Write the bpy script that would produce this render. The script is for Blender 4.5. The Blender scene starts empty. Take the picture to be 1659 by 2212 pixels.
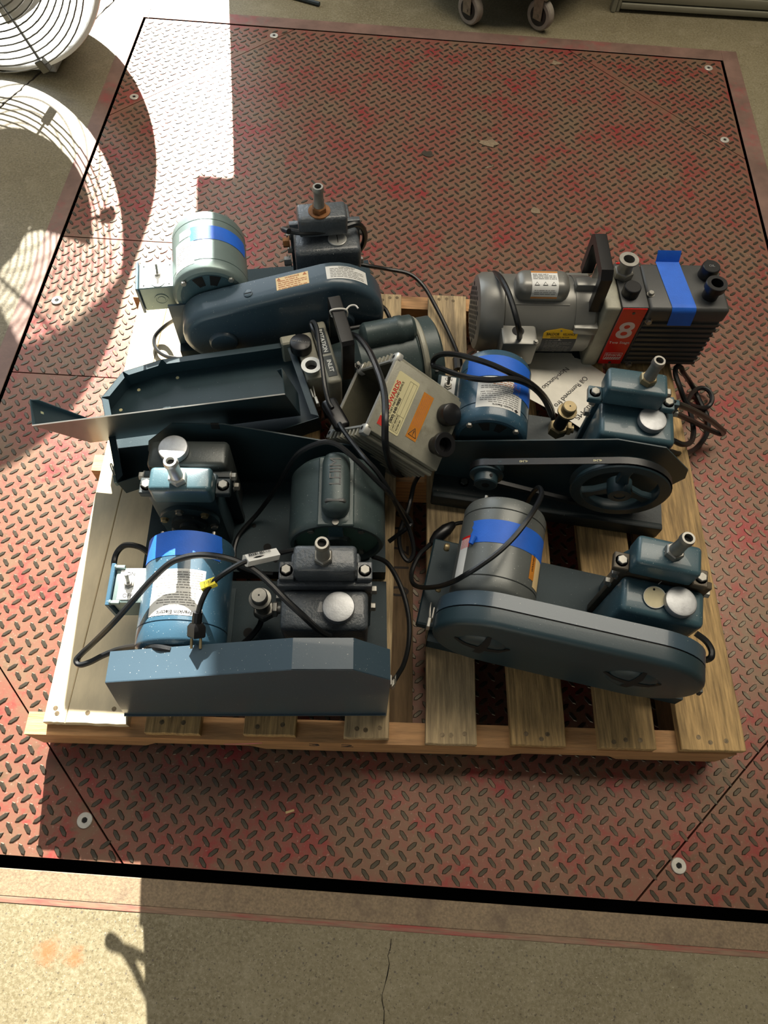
import bpy, bmesh, math, random
from mathutils import Matrix, Vector
R = math.radians
scn = bpy.context.scene
COL = scn.collection
random.seed(7)

# ------------------------------------------------------------------ camera
cam = bpy.data.objects.new('camera', bpy.data.cameras.new('camera'))
COL.objects.link(cam); scn.camera = cam
def cam_matrix(pitch, roll, yaw, loc):
    fwd0 = Vector((math.sin(yaw), math.cos(yaw), 0)); right0 = Vector((math.cos(yaw), -math.sin(yaw), 0))
    fwd = fwd0 * math.cos(pitch) + Vector((0, 0, -1)) * math.sin(pitch)
    up = right0.cross(fwd)
    r = right0 * math.cos(roll) + up * math.sin(roll)
    u = -right0 * math.sin(roll) + up * math.cos(roll)
    m = Matrix((r, u, -fwd)).transposed().to_4x4(); m.translation = loc
    return m
cam.matrix_world = cam_matrix(1.0993, .0758, .0023, (0, 0, 1.3945))
cam.data.sensor_fit = 'VERTICAL'; cam.data.sensor_height = 36.0
cam.data.lens = 1540 * 36 / 2212
cam.data.clip_start = .02; cam.data.clip_end = 100

# ------------------------------------------------------------------ light
SUN_AZ, SUN_EL = R(10), R(31)
world = bpy.data.worlds.new('World'); scn.world = world; world.use_nodes = True
bg = world.node_tree.nodes['Background']
bg.inputs['Color'].default_value = (.95, 1.0, 1.05, 1); bg.inputs['Strength'].default_value = .27
sun = bpy.data.objects.new('sun', bpy.data.lights.new('sun', 'SUN')); COL.objects.link(sun)
sun.data.energy = 31; sun.data.angle = R(.6); sun.data.color = (1, .95, .86)
d = Vector((math.sin(SUN_AZ) * math.cos(SUN_EL), -math.cos(SUN_AZ) * math.cos(SUN_EL), -math.sin(SUN_EL)))
sun.rotation_euler = d.to_track_quat('-Z', 'Y').to_euler()
fill = bpy.data.objects.new('ceiling_lamp', bpy.data.lights.new('ceiling_lamp', 'AREA')); COL.objects.link(fill)  # unseen area light, added overhead to brighten the back of the hall
fill.data.shape = 'RECTANGLE'; fill.data.size = 3.6; fill.data.size_y = 1.8; fill.data.energy = 180; fill.data.color = (1, .90, .74)
fill.location = (1.2, 2.3, 4.2)
door = bpy.data.objects.new('doorway_daylight', bpy.data.lights.new('doorway_daylight', 'AREA')); COL.objects.link(door)
door.data.shape = 'RECTANGLE'; door.data.size = 2.6; door.data.size_y = 3.0; door.data.energy = 75; door.data.color = (.84, .93, 1)
door.location = (-2.15, 3.6, 2.2); door.rotation_euler = (R(-80), 0, R(14))
scn.view_settings.view_transform = 'Standard'; scn.view_settings.look = 'None'
scn.view_settings.gamma = 1; scn.view_settings.use_curve_mapping = False
scn.view_settings.exposure = -0.12

# ------------------------------------------------------------------ materials
M = {}
def mat(name, col, rough=.5, metal=0., var=.18, scale=14, bump=0., bscale=150, speck=0., spcol=(.75, .75, .7), sps=260,
        stain=None, stain_amt=.5, stain_scale=6, stretch=None, coat=0., spec=.5):
    m = bpy.data.materials.new(name); m.use_nodes = True; nt = m.node_tree; N = nt.nodes; L = nt.links
    b = N['Principled BSDF']; b.inputs['Roughness'].default_value = rough; b.inputs['Metallic'].default_value = metal
    b.inputs['Specular IOR Level'].default_value = spec; b.inputs['Coat Weight'].default_value = coat
    tc = N.new('ShaderNodeTexCoord'); mp = N.new('ShaderNodeMapping'); L.new(tc.outputs['Object'], mp.inputs['Vector'])
    if stretch: mp.inputs['Scale'].default_value = stretch
    def noise(s, det=4, r=.6):
        n = N.new('ShaderNodeTexNoise'); n.inputs['Scale'].default_value = s; n.inputs['Detail'].default_value = det
        n.inputs['Roughness'].default_value = r; L.new(mp.outputs['Vector'], n.inputs['Vector']); return n
    def ramp(src, a, c):
        r = N.new('ShaderNodeMapRange'); r.inputs['From Min'].default_value = a; r.inputs['From Max'].default_value = c
        L.new(src, r.inputs['Value']); return r.outputs['Result']
    def mix(f, a, c):
        x = N.new('ShaderNodeMix'); x.data_type = 'RGBA'
        if f is not None: L.new(f, x.inputs[0])
        for i, v in ((6, a), (7, c)):
            if isinstance(v, tuple): x.inputs[i].default_value = (*v, 1)
            else: L.new(v, x.inputs[i])
        return x.outputs[2]
    dk = tuple(c * (1 - var) for c in col); lt = tuple(min(1, c * (1 + var)) for c in col)
    c = mix(ramp(noise(scale).outputs['Fac'], .3, .7), dk, lt)
    if stain: c = mix(ramp(noise(stain_scale, 6, .7).outputs['Fac'], 1 - stain_amt, 1 - stain_amt + .16), c, stain)
    if speck:
        c = mix(ramp(noise(sps * 1.6, 1, .4).outputs['Fac'], .845 - speck, .865 - speck), c, spcol)
    L.new(c, b.inputs['Base Color'])
    if bump:
        n = noise(bscale, 3); bp = N.new('ShaderNodeBump'); bp.inputs['Strength'].default_value = bump; bp.inputs['Distance'].default_value = .004
        L.new(n.outputs['Fac'], bp.inputs['Height']); L.new(bp.outputs['Normal'], b.inputs['Normal'])
    M[name] = m; return m

mat('teal_paint', (.046, .098, .120), .36, 0, .14, 9, .06, 500, .10, (.45, .48, .46), 330, coat=.25)
mat('teal_dark', (.020, .042, .052), .42, 0, .16, 5, .03, 300, .06, (.30, .33, .33), 420, coat=.05)
mat('teal_base', (.013, .030, .038), .55, 0, .2, 5, .03, 300, .06, (.30, .33, .33), 420, spec=.3)
mat('teal_blue', (.035, .088, .135), .30, 0, .12, 8, .05, 500, .10, (.5, .52, .5), 330, coat=.25)
mat('teal_sheet', (.046, .078, .105), .34, 0, .12, 3, .02, 300, .08, (.5, .5, .46), 300, coat=.2)
mat('slate_cast', (.070, .082, .092), .40, 0, .2, 20, .45, 160, .05, coat=.3)
mat('black_base', (.012, .022, .026), .52, 0, .35, 8, .1, 120, .07, (.16, .15, .12), 150)
mat('galv_motor', (.22, .29, .28), .38, .45, .15, 10, .04, 300, .05)
mat('grey_motor', (.125, .135, .128), .36, .15, .08, 10, .03, 500, .09, (.5, .5, .46), 300)
mat('elmo_motor', (.050, .074, .074), .40, .1, .22, 9, .05, 300, .09, (.35, .36, .33), 260)
mat('silver_grey', (.21, .208, .19), .34, .35, .06, 6, .02, 400, .03)
mat('charcoal', (.055, .056, .054), .42, 0, .1, 12, .12, 700, .05, (.3, .3, .28), 300)
mat('charcoal_gloss', (.05, .058, .056), .30, .2, .15, 9, .05, 300, .06)
mat('cast_alu', (.33, .32, .255), .48, .12, .18, 16, .12, 260, .05, (.4, .4, .35), 200, stain=(.22, .205, .15), stain_amt=.42, stain_scale=14)
mat('alu_bright', (.62, .62, .58), .38, .6, .1, 30)
mat('alu_inner', (.085, .08, .052), .55, .1, .3, 12, stain=(.04, .038, .025), stain_amt=.5)
mat('steel', (.30, .29, .26), .46, .8, .15, 60, .02, 200)
mat('steel_cap', (.40, .41, .42), .45, .7, .18, 40, .06, 300)
mat('brass_dull', (.33, .26, .14), .42, .6, .2, 30)
mat('rust', (.22, .09, .025), .7, .1, .4, 60, .2, 300)
mat('black_plastic', (.007, .007, .008), .34, 0, .2, 20, .02, 300)
mat('black_rubber', (.008, .009, .010), .36, 0, .2, 30, .06, 500, .04, (.2, .2, .19), 300)
mat('hole_black', (.003, .003, .003), .8)
mat('tape', (.012, .125, .62), .55, 0, .08, 30, .12, 420)
mat('label_white', (.72, .72, .69), .45, 0, .05, 20)
mat('label_cream', (.68, .62, .36), .5, 0, .06, 20)
mat('label_orange', (.55, .20, .02), .5, 0, .12, 40)
mat('label_peach', (.78, .58, .30), .5, 0, .05, 20)
mat('label_yellow', (.85, .72, .05), .5, 0, .05, 20)
mat('label_gold', (.85, .50, .01), .4, 0, .04, 20)
mat('label_black', (.012, .018, .026), .55, 0, .2, 20)
mat('ink', (.02, .02, .02), .6)
mat('ink_grey', (.22, .22, .21), .6)
mat('ink_red', (.62, .04, .03), .5)
mat('ink_brown', (.45, .16, .06), .6)
mat('ink_white', (.78, .74, .72), .5)
mat('ink_pale', (.75, .62, .60), .5)
mat('red_strip', (.60, .012, .010), .28, 0, .05, 20)
mat('paper', (.80, .77, .68), .75, 0, .06, 25, .1, 60, stain=(.60, .54, .38), stain_amt=.38, stain_scale=16)
mat('string', (.72, .70, .64), .8)
mat('tag_card', (.66, .58, .36), .6, 0, .08, 40)
mat('wood_old', (.42, .275, .115), .72, 0, .48, 60, .35, 160, stain=(.13, .085, .045), stain_amt=.40, stain_scale=3.2, stretch=(3, .22, 3))
mat('wood_grey', (.42, .31, .17), .75, 0, .42, 60, .4, 160, stain=(.12, .09, .06), stain_amt=.46, stain_scale=3.6, stretch=(3, .22, 3))
mat('wood_pale', (.66, .55, .36), .6, 0, .10, 30, .06, 160, stain=(.40, .33, .21), stain_amt=.34, stain_scale=5, stretch=(1.5, .5, 1.5))
mat('wood_stringer', (.46, .25, .105), .66, 0, .30, 50, .2, 160, stain=(.26, .12, .045), stain_amt=.42, stain_scale=4, stretch=(.25, 3, 3))
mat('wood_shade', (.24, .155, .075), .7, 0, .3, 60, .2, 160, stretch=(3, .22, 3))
mat('nail', (.16, .12, .07), .5, .6, .5, 200)
mat('pen', (.05, .04, .035), .7)
mat('pink_pen', (.62, .20, .20), .7)
mat('flange_brown', (.085, .068, .045), .5, .2, .3, 40)
mat('green_sheen', (.085, .17, .135), .35, .1, .12, 20)  # greenish reflection on the dark motor's end, put into the base colour
mat('lug', (.105, .090, .068), .36, .85, .25, 40, stain=(.20, .12, .08), stain_amt=.46, stain_scale=9)
mat('bolt_head', (.55, .53, .47), .42, .5, .12, 80)
mat('frame_steel', (.19, .115, .09), .48, .2, .25, 12, .06, 200, stain=(.30, .045, .05), stain_amt=.45, stain_scale=3.5)
mat('frame_worn', (.205, .150, .092), .62, .1, .30, 260, .15, 200, stain=(.125, .088, .058), stain_amt=.47, stain_scale=11)
mat('red_paint_line', (.20, .125, .08), .55, 0, .3, 40, stain=(.28, .05, .045), stain_amt=.52, stain_scale=9, stretch=(.5, 6, 1))
mat('pit', (.008, .007, .006), .9)
mat('chrome', (.72, .72, .70), .18, .95, .05, 20)
mat('fan_white', (.78, .78, .76), .4, .1, .05, 10)
mat('fan_wire', (.10, .10, .09), .35, .6, .1, 10)
mat('fan_grey', (.45, .45, .42), .5, .2, .1, 10)
mat('caster_tyre', (.24, .21, .17), .7, 0, .15, 40)
mat('caster_metal', (.24, .21, .16), .4, .7, .25, 60)
mat('cabinet_paint', (.235, .225, .165), .45, .1, .08, 5, .03, 200)
mat('chip', (.62, .45, .22), .7)
mat('wall_paint', (.16, .16, .15), .8)
mat('crack', (.045, .036, .024), .95)

def concrete():
    m = bpy.data.materials.new('concrete'); m.use_nodes = True; nt = m.node_tree; N = nt.nodes; L = nt.links
    b = N['Principled BSDF']; b.inputs['Roughness'].default_value = .5; b.inputs['Specular IOR Level'].default_value = .5
    tc = N.new('ShaderNodeTexCoord')
    def noise(s, det=5, r=.6):
        n = N.new('ShaderNodeTexNoise'); n.inputs['Scale'].default_value = s; n.inputs['Detail'].default_value = det; n.inputs['Roughness'].default_value = r
        L.new(tc.outputs['Object'], n.inputs['Vector']); return n.outputs['Fac']
    def rng(src, a, c):
        r = N.new('ShaderNodeMapRange'); r.inputs[1].default_value = a; r.inputs[2].default_value = c; L.new(src, r.inputs[0]); return r.outputs[0]
    def mix(f, a, c):
        x = N.new('ShaderNodeMix'); x.data_type = 'RGBA'; L.new(f, x.inputs[0])
        for i, v in ((6, a), (7, c)):
            if isinstance(v, tuple): x.inputs[i].default_value = (*v, 1)
            else: L.new(v, x.inputs[i])
        return x.outputs[2]
    c = mix(rng(noise(2.2), .35, .68), (.118, .096, .050), (.185, .158, .092))
    c = mix(rng(noise(150, 5, .8), .44, .72), c, (.27, .24, .16))
    c = mix(rng(noise(210, 2), .60, .68), c, (.085, .07, .042))
    v = N.new('ShaderNodeTexVoronoi'); v.inputs['Scale'].default_value = 75; L.new(tc.outputs['Object'], v.inputs['Vector'])
    sep = N.new('ShaderNodeSeparateColor'); L.new(v.outputs['Color'], sep.inputs[0])
    a = N.new('ShaderNodeMath'); a.operation = 'LESS_THAN'; a.inputs[1].default_value = .085; L.new(v.outputs['Distance'], a.inputs[0])
    v.inputs['Scale'].default_value = 105
    a.inputs[1].default_value = .20
    g = N.new('ShaderNodeMath'); g.operation = 'GREATER_THAN'; g.inputs[1].default_value = .80; L.new(sep.outputs[0], g.inputs[0])
    k = N.new('ShaderNodeMath'); k.operation = 'MULTIPLY'; L.new(a.outputs[0], k.inputs[0]); L.new(g.outputs[0], k.inputs[1])
    c = mix(k.outputs[0], c, (.10, .085, .06))
    c = mix(rng(noise(16, 6, .75), .52, .80), c, (.25, .22, .145))
    c = mix(rng(noise(5, 6, .7), .60, .78), c, (.095, .075, .042))
    c = mix(rng(noise(330, 1), .70, .76), c, (.36, .33, .25))
    for sx, sy, sr in ((-.498, -.147, .024), (-.452, -.150, .017)):
        dn = N.new('ShaderNodeVectorMath'); dn.operation = 'DISTANCE'; L.new(tc.outputs['Object'], dn.inputs[0]); dn.inputs[1].default_value = (sx, sy, 0)
        ad = N.new('ShaderNodeMath'); ad.operation = 'MULTIPLY_ADD'; L.new(noise(60, 5, .8), ad.inputs[0]); ad.inputs[1].default_value = sr * 2.4; L.new(dn.outputs['Value'], ad.inputs[2])
        c = mix(rng(ad.outputs[0], sr * 2.3, sr * .9), c, (.24, .085, .025))
    L.new(c, b.inputs['Base Color'])
    bp = N.new('ShaderNodeBump'); bp.inputs['Strength'].default_value = .25; bp.inputs['Distance'].default_value = .002
    L.new(noise(110, 4, .7), bp.inputs['Height']); L.new(bp.outputs['Normal'], b.inputs['Normal'])
    M['concrete'] = m
concrete()
def plate():
    m = bpy.data.materials.new('deck_plate'); m.use_nodes = True; nt = m.node_tree; N = nt.nodes; L = nt.links
    b = N['Principled BSDF']; b.inputs['Roughness'].default_value = .40; b.inputs['Metallic'].default_value = .30
    tc = N.new('ShaderNodeTexCoord')
    def noise(s, det=5, r=.6):
        n = N.new('ShaderNodeTexNoise'); n.inputs['Scale'].default_value = s; n.inputs['Detail'].default_value = det; n.inputs['Roughness'].default_value = r
        L.new(tc.outputs['Object'], n.inputs['Vector']); return n.outputs['Fac']
    def rng(src, a, c):
        r = N.new('ShaderNodeMapRange'); r.inputs[1].default_value = a; r.inputs[2].default_value = c; L.new(src, r.inputs[0]); return r.outputs[0]
    def mix(f, a, c):
        x = N.new('ShaderNodeMix'); x.data_type = 'RGBA'; L.new(f, x.inputs[0])
        for i, v in ((6, a), (7, c)):
            if isinstance(v, tuple): x.inputs[i].default_value = (*v, 1)
            else: L.new(v, x.inputs[i])
        return x.outputs[2]
    c = mix(rng(noise(7, 6, .7), .36, .60), (.185, .122, .075), (.225, .082, .058))
    c = mix(rng(noise(9, 5, .75), .51, .66), c, (.27, .034, .034))
    c = mix(rng(noise(21, 5, .7), .58, .72), c, (.125, .088, .05))
    c = mix(rng(noise(160, 3, .6), .62, .76), c, (.36, .24, .19))
    L.new(c, b.inputs['Base Color'])
    bp = N.new('ShaderNodeBump'); bp.inputs['Strength'].default_value = .12; bp.inputs['Distance'].default_value = .001
    L.new(noise(220, 3), bp.inputs['Height']); L.new(bp.outputs['Normal'], b.inputs['Normal'])
    M['deck_plate'] = m
plate()

# ------------------------------------------------------------------ mesh helpers
def basis(ax):
    ax = Vector(ax).normalized(); t = Vector((0, 0, 1)) if abs(ax.z) < .9 else Vector((1, 0, 0))
    u = t.cross(ax).normalized(); return u, ax.cross(u), ax
class MB:
    def __init__(s): s.bm = bmesh.new()
    def box(s, x0, x1, y0, y1, z0, z1, bev=0, seg=2, mx=None, taper=None):
        t = bmesh.new(); bmesh.ops.create_cube(t, size=1)
        for v in t.verts:
            k = taper if (taper and v.co.z < 0) else 1
            v.co = Vector(((x0 + x1) / 2 + v.co.x * (x1 - x0) * k, (y0 + y1) / 2 + v.co.y * (y1 - y0) * k, (z0 + z1) / 2 + v.co.z * (z1 - z0)))
        if bev: bmesh.ops.bevel(t, geom=list(t.edges), offset=bev, segments=seg, profile=.5, affect='EDGES')
        return s.add(t, mx)
    def add(s, t, mx=None):
        if mx is not None: bmesh.ops.transform(t, matrix=mx, verts=t.verts)
        me = bpy.data.meshes.new('t'); t.to_mesh(me); t.free(); s.bm.from_mesh(me); bpy.data.meshes.remove(me); return s
    def lathe(s, p, ax, prof, n=28, cap=(True, True)):
        p = Vector(p); u, v, a = basis(ax); rings = []
        for d, r in prof:
            rings.append([s.bm.verts.new(p + a * d + (u * math.cos(2 * math.pi * i / n) + v * math.sin(2 * math.pi * i / n)) * max(r, 1e-5)) for i in range(n)])
        for q, w in zip(rings, rings[1:]):
            for i in range(n): s.bm.faces.new((q[i], q[(i + 1) % n], w[(i + 1) % n], w[i]))
        if cap[0]: s.bm.faces.new(rings[0][::-1])
        if cap[1]: s.bm.faces.new(rings[-1])
        return s
    def cyl(s, p0, p1, r, n=24, r1=None, bev=0):
        p0, p1 = Vector(p0), Vector(p1); h = (p1 - p0).length; r1 = r if r1 is None else r1
        pr = [(0, r), (h, r1)] if not bev else [(0, r - bev), (bev, r), (h - bev, r1), (h, r1 - bev)]
        return s.lathe(p0, p1 - p0, pr, n)
    def hexa(s, p, ax, r, h): return s.lathe(p, ax, [(0, r * .96), (h * .12, r), (h * .88, r), (h, r * .86)], 6)
    def tube(s, pts, r, n=8, sub=6):
        P = [Vector(q) for q in pts]; Q = []
        if sub > 1:
            E = [P[0] * 2 - P[1]] + P + [P[-1] * 2 - P[-2]]
            for i in range(1, len(E) - 2):
                for k in range(sub):
                    t = k / sub; a, b, c, d = E[i - 1], E[i], E[i + 1], E[i + 2]
                    Q.append(.5 * ((2 * b) + (c - a) * t + (2 * a - 5 * b + 4 * c - d) * t * t + (3 * b - a - 3 * c + d) * t ** 3))
            Q.append(P[-1])
        else: Q = P
        T = [(Q[min(i + 1, len(Q) - 1)] - Q[max(i - 1, 0)]).normalized() for i in range(len(Q))]
        u, v, _ = basis(T[0]); rings = []
        for q, t in zip(Q, T):
            u = (u - t * u.dot(t)).normalized(); v = t.cross(u)
            rings.append([s.bm.verts.new(q + (u * math.cos(2 * math.pi * i / n) + v * math.sin(2 * math.pi * i / n)) * r) for i in range(n)])
        for q, w in zip(rings, rings[1:]):
            for i in range(n): s.bm.faces.new((q[i], q[(i + 1) % n], w[(i + 1) % n], w[i]))
        s.bm.faces.new(rings[0][::-1]); s.bm.faces.new(rings[-1]); return s
    def prism(s, poly, f, d0, d1, bev=0, seg=2):
        """poly of 2-D points, f(a,b,d) -> 3-D point"""
        t = bmesh.new(); A = [t.verts.new(f(a, b, d0)) for a, b in poly]; B = [t.verts.new(f(a, b, d1)) for a, b in poly]; n = len(poly)
        f0 = t.faces.new(A[::-1]); f1 = t.faces.new(B)
        for i in range(n): t.faces.new((A[i], A[(i + 1) % n], B[(i + 1) % n], B[i]))
        bmesh.ops.recalc_face_normals(t, faces=t.faces)
        if bev: bmesh.ops.bevel(t, geom=list(f1.edges), offset=bev, segments=seg, profile=.5, affect='EDGES')
        return s.add(t)
    def strip(s, path, f, d0, d1, th):
        """open sheet-metal strip along a 2-D path, extruded d0..d1, thickness th to the inside (left of the path)"""
        P = [Vector((a, b)) for a, b in path]; off = []
        for i, p in enumerate(P):
            ns = []
            for a, b in ((i - 1, i), (i, i + 1)):
                if a >= 0 and b < len(P):
                    e = (P[b] - P[a]).normalized(); ns.append(Vector((-e.y, e.x)))
            nn = sum(ns, Vector((0, 0))).normalized(); k = 1 / max(.4, nn.dot(ns[0])); off.append(p + nn * th * k)
        poly = [tuple(p) for p in P] + [tuple(p) for p in off[::-1]]
        return s.prism(poly, f, d0, d1)
    def patch(s, fn, nu, nv, u0=0, u1=1, v0=0, v1=1):
        G = [[s.bm.verts.new(fn(u0 + (u1 - u0) * i / nu, v0 + (v1 - v0) * j / nv)) for j in range(nv + 1)] for i in range(nu + 1)]
        for i in range(nu):
            for j in range(nv): s.bm.faces.new((G[i][j], G[i + 1][j], G[i + 1][j + 1], G[i][j + 1]))
        return s
    def mesh(s, name, ang=32):
        bm = s.bm; bmesh.ops.remove_doubles(bm, verts=bm.verts, dist=1e-6); bmesh.ops.recalc_face_normals(bm, faces=bm.faces) if not getattr(s, 'keep', False) else None
        lim = R(ang)
        for f in bm.faces: f.smooth = True
        for e in bm.edges:
            e.smooth = not (len(e.link_faces) == 2 and e.calc_face_angle(0) > lim)
        me = bpy.data.meshes.new(name); bm.to_mesh(me); bm.free(); return me
def plain(name):
    return name
def link(name, me, m, parent=None, label=None, kind=None, mx=None):
    o = bpy.data.objects.new(name, me); COL.objects.link(o)
    if m: me.materials.clear(); me.materials.append(M[m])
    if parent: o.parent = parent
    if label: o['label'] = label
    if kind: o['kind'] = kind
    if mx is not None: o.matrix_local = mx
    return o
def part(name, mb, m, parent, label=None, kind=None): return link(name, mb.mesh(name), m, parent, label, kind)
def struct(name, mb, m): return link(name, mb.mesh(name), m, None, None, 'structure')
def tag(o, label, cat, group=None):
    o['label'] = label; o['category'] = cat
    if group: o['group'] = group
    return o
def thing(name, label, cat, loc=(0, 0, 0), rz=0, group=None):
    o = bpy.data.objects.new(name, None); COL.objects.link(o); o.empty_display_size = .1
    o.location = loc; o.rotation_euler = (0, 0, R(rz)); return tag(o, label, cat, group)
def textmesh(body, size, ext=.0002, bold=False, align='CENTER', sx=1):
    cu = bpy.data.curves.new('t', 'FONT'); cu.body = body; cu.size = size; cu.align_x = align; cu.align_y = 'CENTER'; cu.extrude = ext
    if bold: cu.offset = size * .018
    o = bpy.data.objects.new('t', cu); COL.objects.link(o); bpy.context.view_layer.update()
    me = bpy.data.meshes.new_from_object(o.evaluated_get(bpy.context.evaluated_depsgraph_get()))
    bpy.data.objects.remove(o); bpy.data.curves.remove(cu)
    if sx != 1:
        for v in me.vertices: v.co.x *= sx
    return me
def frame(o, x, y):
    x = Vector(x).normalized(); y = Vector(y); y = (y - x * y.dot(x)).normalized(); z = x.cross(y)
    m = Matrix((x, y, z)).transposed().to_4x4(); m.translation = Vector(o); return m
def text(body, size, m, parent, o, x, y, bold=False, name='lettering', label=None, align='CENTER', sx=1, wrap=None):
    me = textmesh(body, size, .0002, bold, align, sx)
    mx = frame(o, x, y) if wrap is None else None
    if wrap:
        for v in me.vertices: v.co = wrap(v.co.x, v.co.y, v.co.z)
    else: me.transform(mx)
    return link(name, me, m, parent, label)
def fine_print(rows, w, lh, fn, seed=1, dens=.62, left=True):
    """rows of tiny word-like dashes laid on fn(u,v)"""
    rnd = random.Random(seed); mb = MB()
    for r in range(rows):
        u = -w / 2; end = w / 2 * (1 if r % 3 else rnd.uniform(.2, 1)); v = -r * lh
        while u < end:
            l = min(rnd.uniform(1.2, 5) * lh * .6, end - u)
            a = [fn(u, v), fn(u + l, v), fn(u + l, v + lh * dens * .6), fn(u, v + lh * dens * .6)]
            mb.bm.faces.new([mb.bm.verts.new(q) for q in a]); u += l + lh * .35
    return mb
XZ = lambda y: (lambda a, b, d: Vector((a, d, b)))
fXZ = lambda a, b, d: Vector((a, d, b))
fXY = lambda a, b, d: Vector((a, b, d))
fYZ = lambda a, b, d: Vector((d, a, b))
def cylmap(p, ax, r, e0):
    """(u along the circumference, v along the axis, h off the surface)"""
    p = Vector(p); ax = Vector(ax).normalized(); e0 = Vector(e0).normalized(); e1 = ax.cross(e0)
    def f(u, v, h=0): t = u / r; return p + ax * v + (e0 * math.cos(t) + e1 * math.sin(t)) * (r + h)
    return f

# ------------------------------------------------------------------ setting: floor, pit, frame, wall
def inset(poly, d):
    n = len(poly); out = []
    for i in range(n):
        p0, p1, p2 = Vector(poly[i - 1]), Vector(poly[i]), Vector(poly[(i + 1) % n])
        a = (p1 - p0).normalized(); b = (p2 - p1).normalized(); na = Vector((-a.y, a.x)); nb = Vector((-b.y, b.x))
        k = (na + nb); k = k.normalized() / max(.35, k.normalized().dot(na)); out.append(tuple(p1 + k * d))
    return out
PX0, PX1, PY0, PY1 = -.909, 1.010, -.011, 2.482
HX0, HX1, HY0, HY1 = -.9155, 1.0165, -.0295, 2.4855
b = MB()
for x0, x1, y0, y1 in ((-4, HX0, -2.5, 4.2), (HX1, 4.5, -2.5, 4.2), (HX0, HX1, -2.5, HY0), (HX0, HX1, HY1, 4.2)): b.box(x0, x1, y0, y1, -.12, 0)
struct('floor', b, 'concrete')
b = MB(); b.box(HX0, HX1, HY0, HY1, -.13, -.115); struct('trim_1', b, 'pit')
b = MB(); b.box(-.9575, HX0, HY0, 2.54, -.10, .0015, .0008, 1); struct('trim_2', b, 'frame_steel')
b = MB(); b.box(HX1, 1.069, HY0, 2.54, -.10, .0015, .0008, 1); struct('trim_3', b, 'frame_steel')
b = MB(); b.box(-.90, HX1, HY1, 2.54, -.10, .0016, .0008, 1); b.box(HX0, -.902, HY1, 2.54, -.10, .0016, .0008, 1); struct('trim_4', b, 'frame_steel')
b = MB(); b.box(-.97, 1.07, -.071, HY0, -.10, .0015, .0008, 1); struct('trim_5', b, 'frame_worn')
b = MB(); b.box(-.97, 1.07, -.081, -.0712, -.05, .0010, .0006, 1); struct('trim_6', b, 'red_paint_line')
# doorway wall behind: the low sun comes through the opening on the left
b = MB(); b.box(-.776, 5.0, 3.3, 3.55, 0, 4.55); struct('wall_back', b, 'wall_paint')
b = MB(); b.box(-.776, 5.0, -3.2, 3.3, 4.4, 4.55); struct('ceiling', b, 'wall_paint')
b = MB(); b.box(4.6, 4.8, -3.2, 3.3, 0, 4.4); struct('wall_right', b, 'wall_paint')
b = MB(); b.box(-.776, 4.6, -3.2, -3.0, 0, 4.4); struct('wall_front', b, 'wall_paint')
b = MB(); b.box(-.880, -.777, 3.29, 3.32, .955, 1.40, .004, 1); struct('trim_7', b, 'wall_paint')
def crack(name, pts, w):
    b = MB(); rnd = random.Random(len(pts)); P = []
    for (x0, y0), (x1, y1) in zip(pts, pts[1:]):
        n = max(2, int(math.hypot(x1 - x0, y1 - y0) / .012))
        for i in range(n): t = i / n; P.append((x0 + (x1 - x0) * t + rnd.uniform(-1, 1) * .003, y0 + (y1 - y0) * t + rnd.uniform(-1, 1) * .003))
    P.append(pts[-1]); W = [w * rnd.uniform(.5, 1.6) for _ in P]
    dx, dy = pts[-1][0] - pts[0][0], pts[-1][1] - pts[0][1]; l = math.hypot(dx, dy); nx, ny = -dy / l, dx / l
    for (p, a), (q, c) in zip(zip(P, W), zip(P[1:], W[1:])):
        b.prism([(p[0] - nx * a, p[1] - ny * a), (q[0] - nx * c, q[1] - ny * c), (q[0] + nx * c, q[1] + ny * c), (p[0] + nx * a, p[1] + ny * a)], fXY, -.002, .0004)
    struct(name, b, 'crack')
crack('trim_8', [(-1.02, 2.62), (-1.17, 2.14), (-1.33, 1.75)], .0028)
crack('trim_9', [(.068, -.09), (.058, -.17), (.062, -.26), (.04, -.36)], .0007)
crack('trim_10', [(-.60, -.245), (-.50, -.255), (-.40, -.262), (-.30, -.275)], .0016)

# ------------------------------------------------------------------ floor scale
MAIN = [(-.405, PY0), (.487, PY0), (PX1, .526), (PX1, 1.99), (.5, PY1), (-.41, PY1), (PX0, 1.973), (PX0, 1.466), (-.45, 1.475), (-.45, 1.02), (PX0, 1.012), (PX0, .506)]
COVERS = [[(PX0, .506), (PX0, PY0), (-.405, PY0)], [(.487, PY0), (PX1, PY0), (PX1, .526)], [(PX1, 1.99), (PX1, PY1), (.5, PY1)],
          [(-.41, PY1), (PX0, PY1), (PX0, 1.973)], [(PX0, 1.466), (PX0, 1.012), (-.45, 1.02), (-.45, 1.475)]]
scale = thing('floor_scale', 'red and brown worn diamond plate floor scale flush with the concrete under the pallet', 'floor scale')
b = MB(); b.prism(inset(MAIN, .0016), fXY, -.010, 0); part('deck_plate', b, 'deck_plate', scale)
for i, c in enumerate(COVERS):
    b = MB(); b.prism(inset(c, .0016), fXY, -.010, -.0002 if i else -.0004); part('access_cover', b, 'deck_plate', scale)
BOLTS = [(-.474, 2.436), (-.853, 2.068), (-.863, 1.241), (-.488, .054), (.569, .051), (.961, 2.436), (.959, 2.072)]
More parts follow.
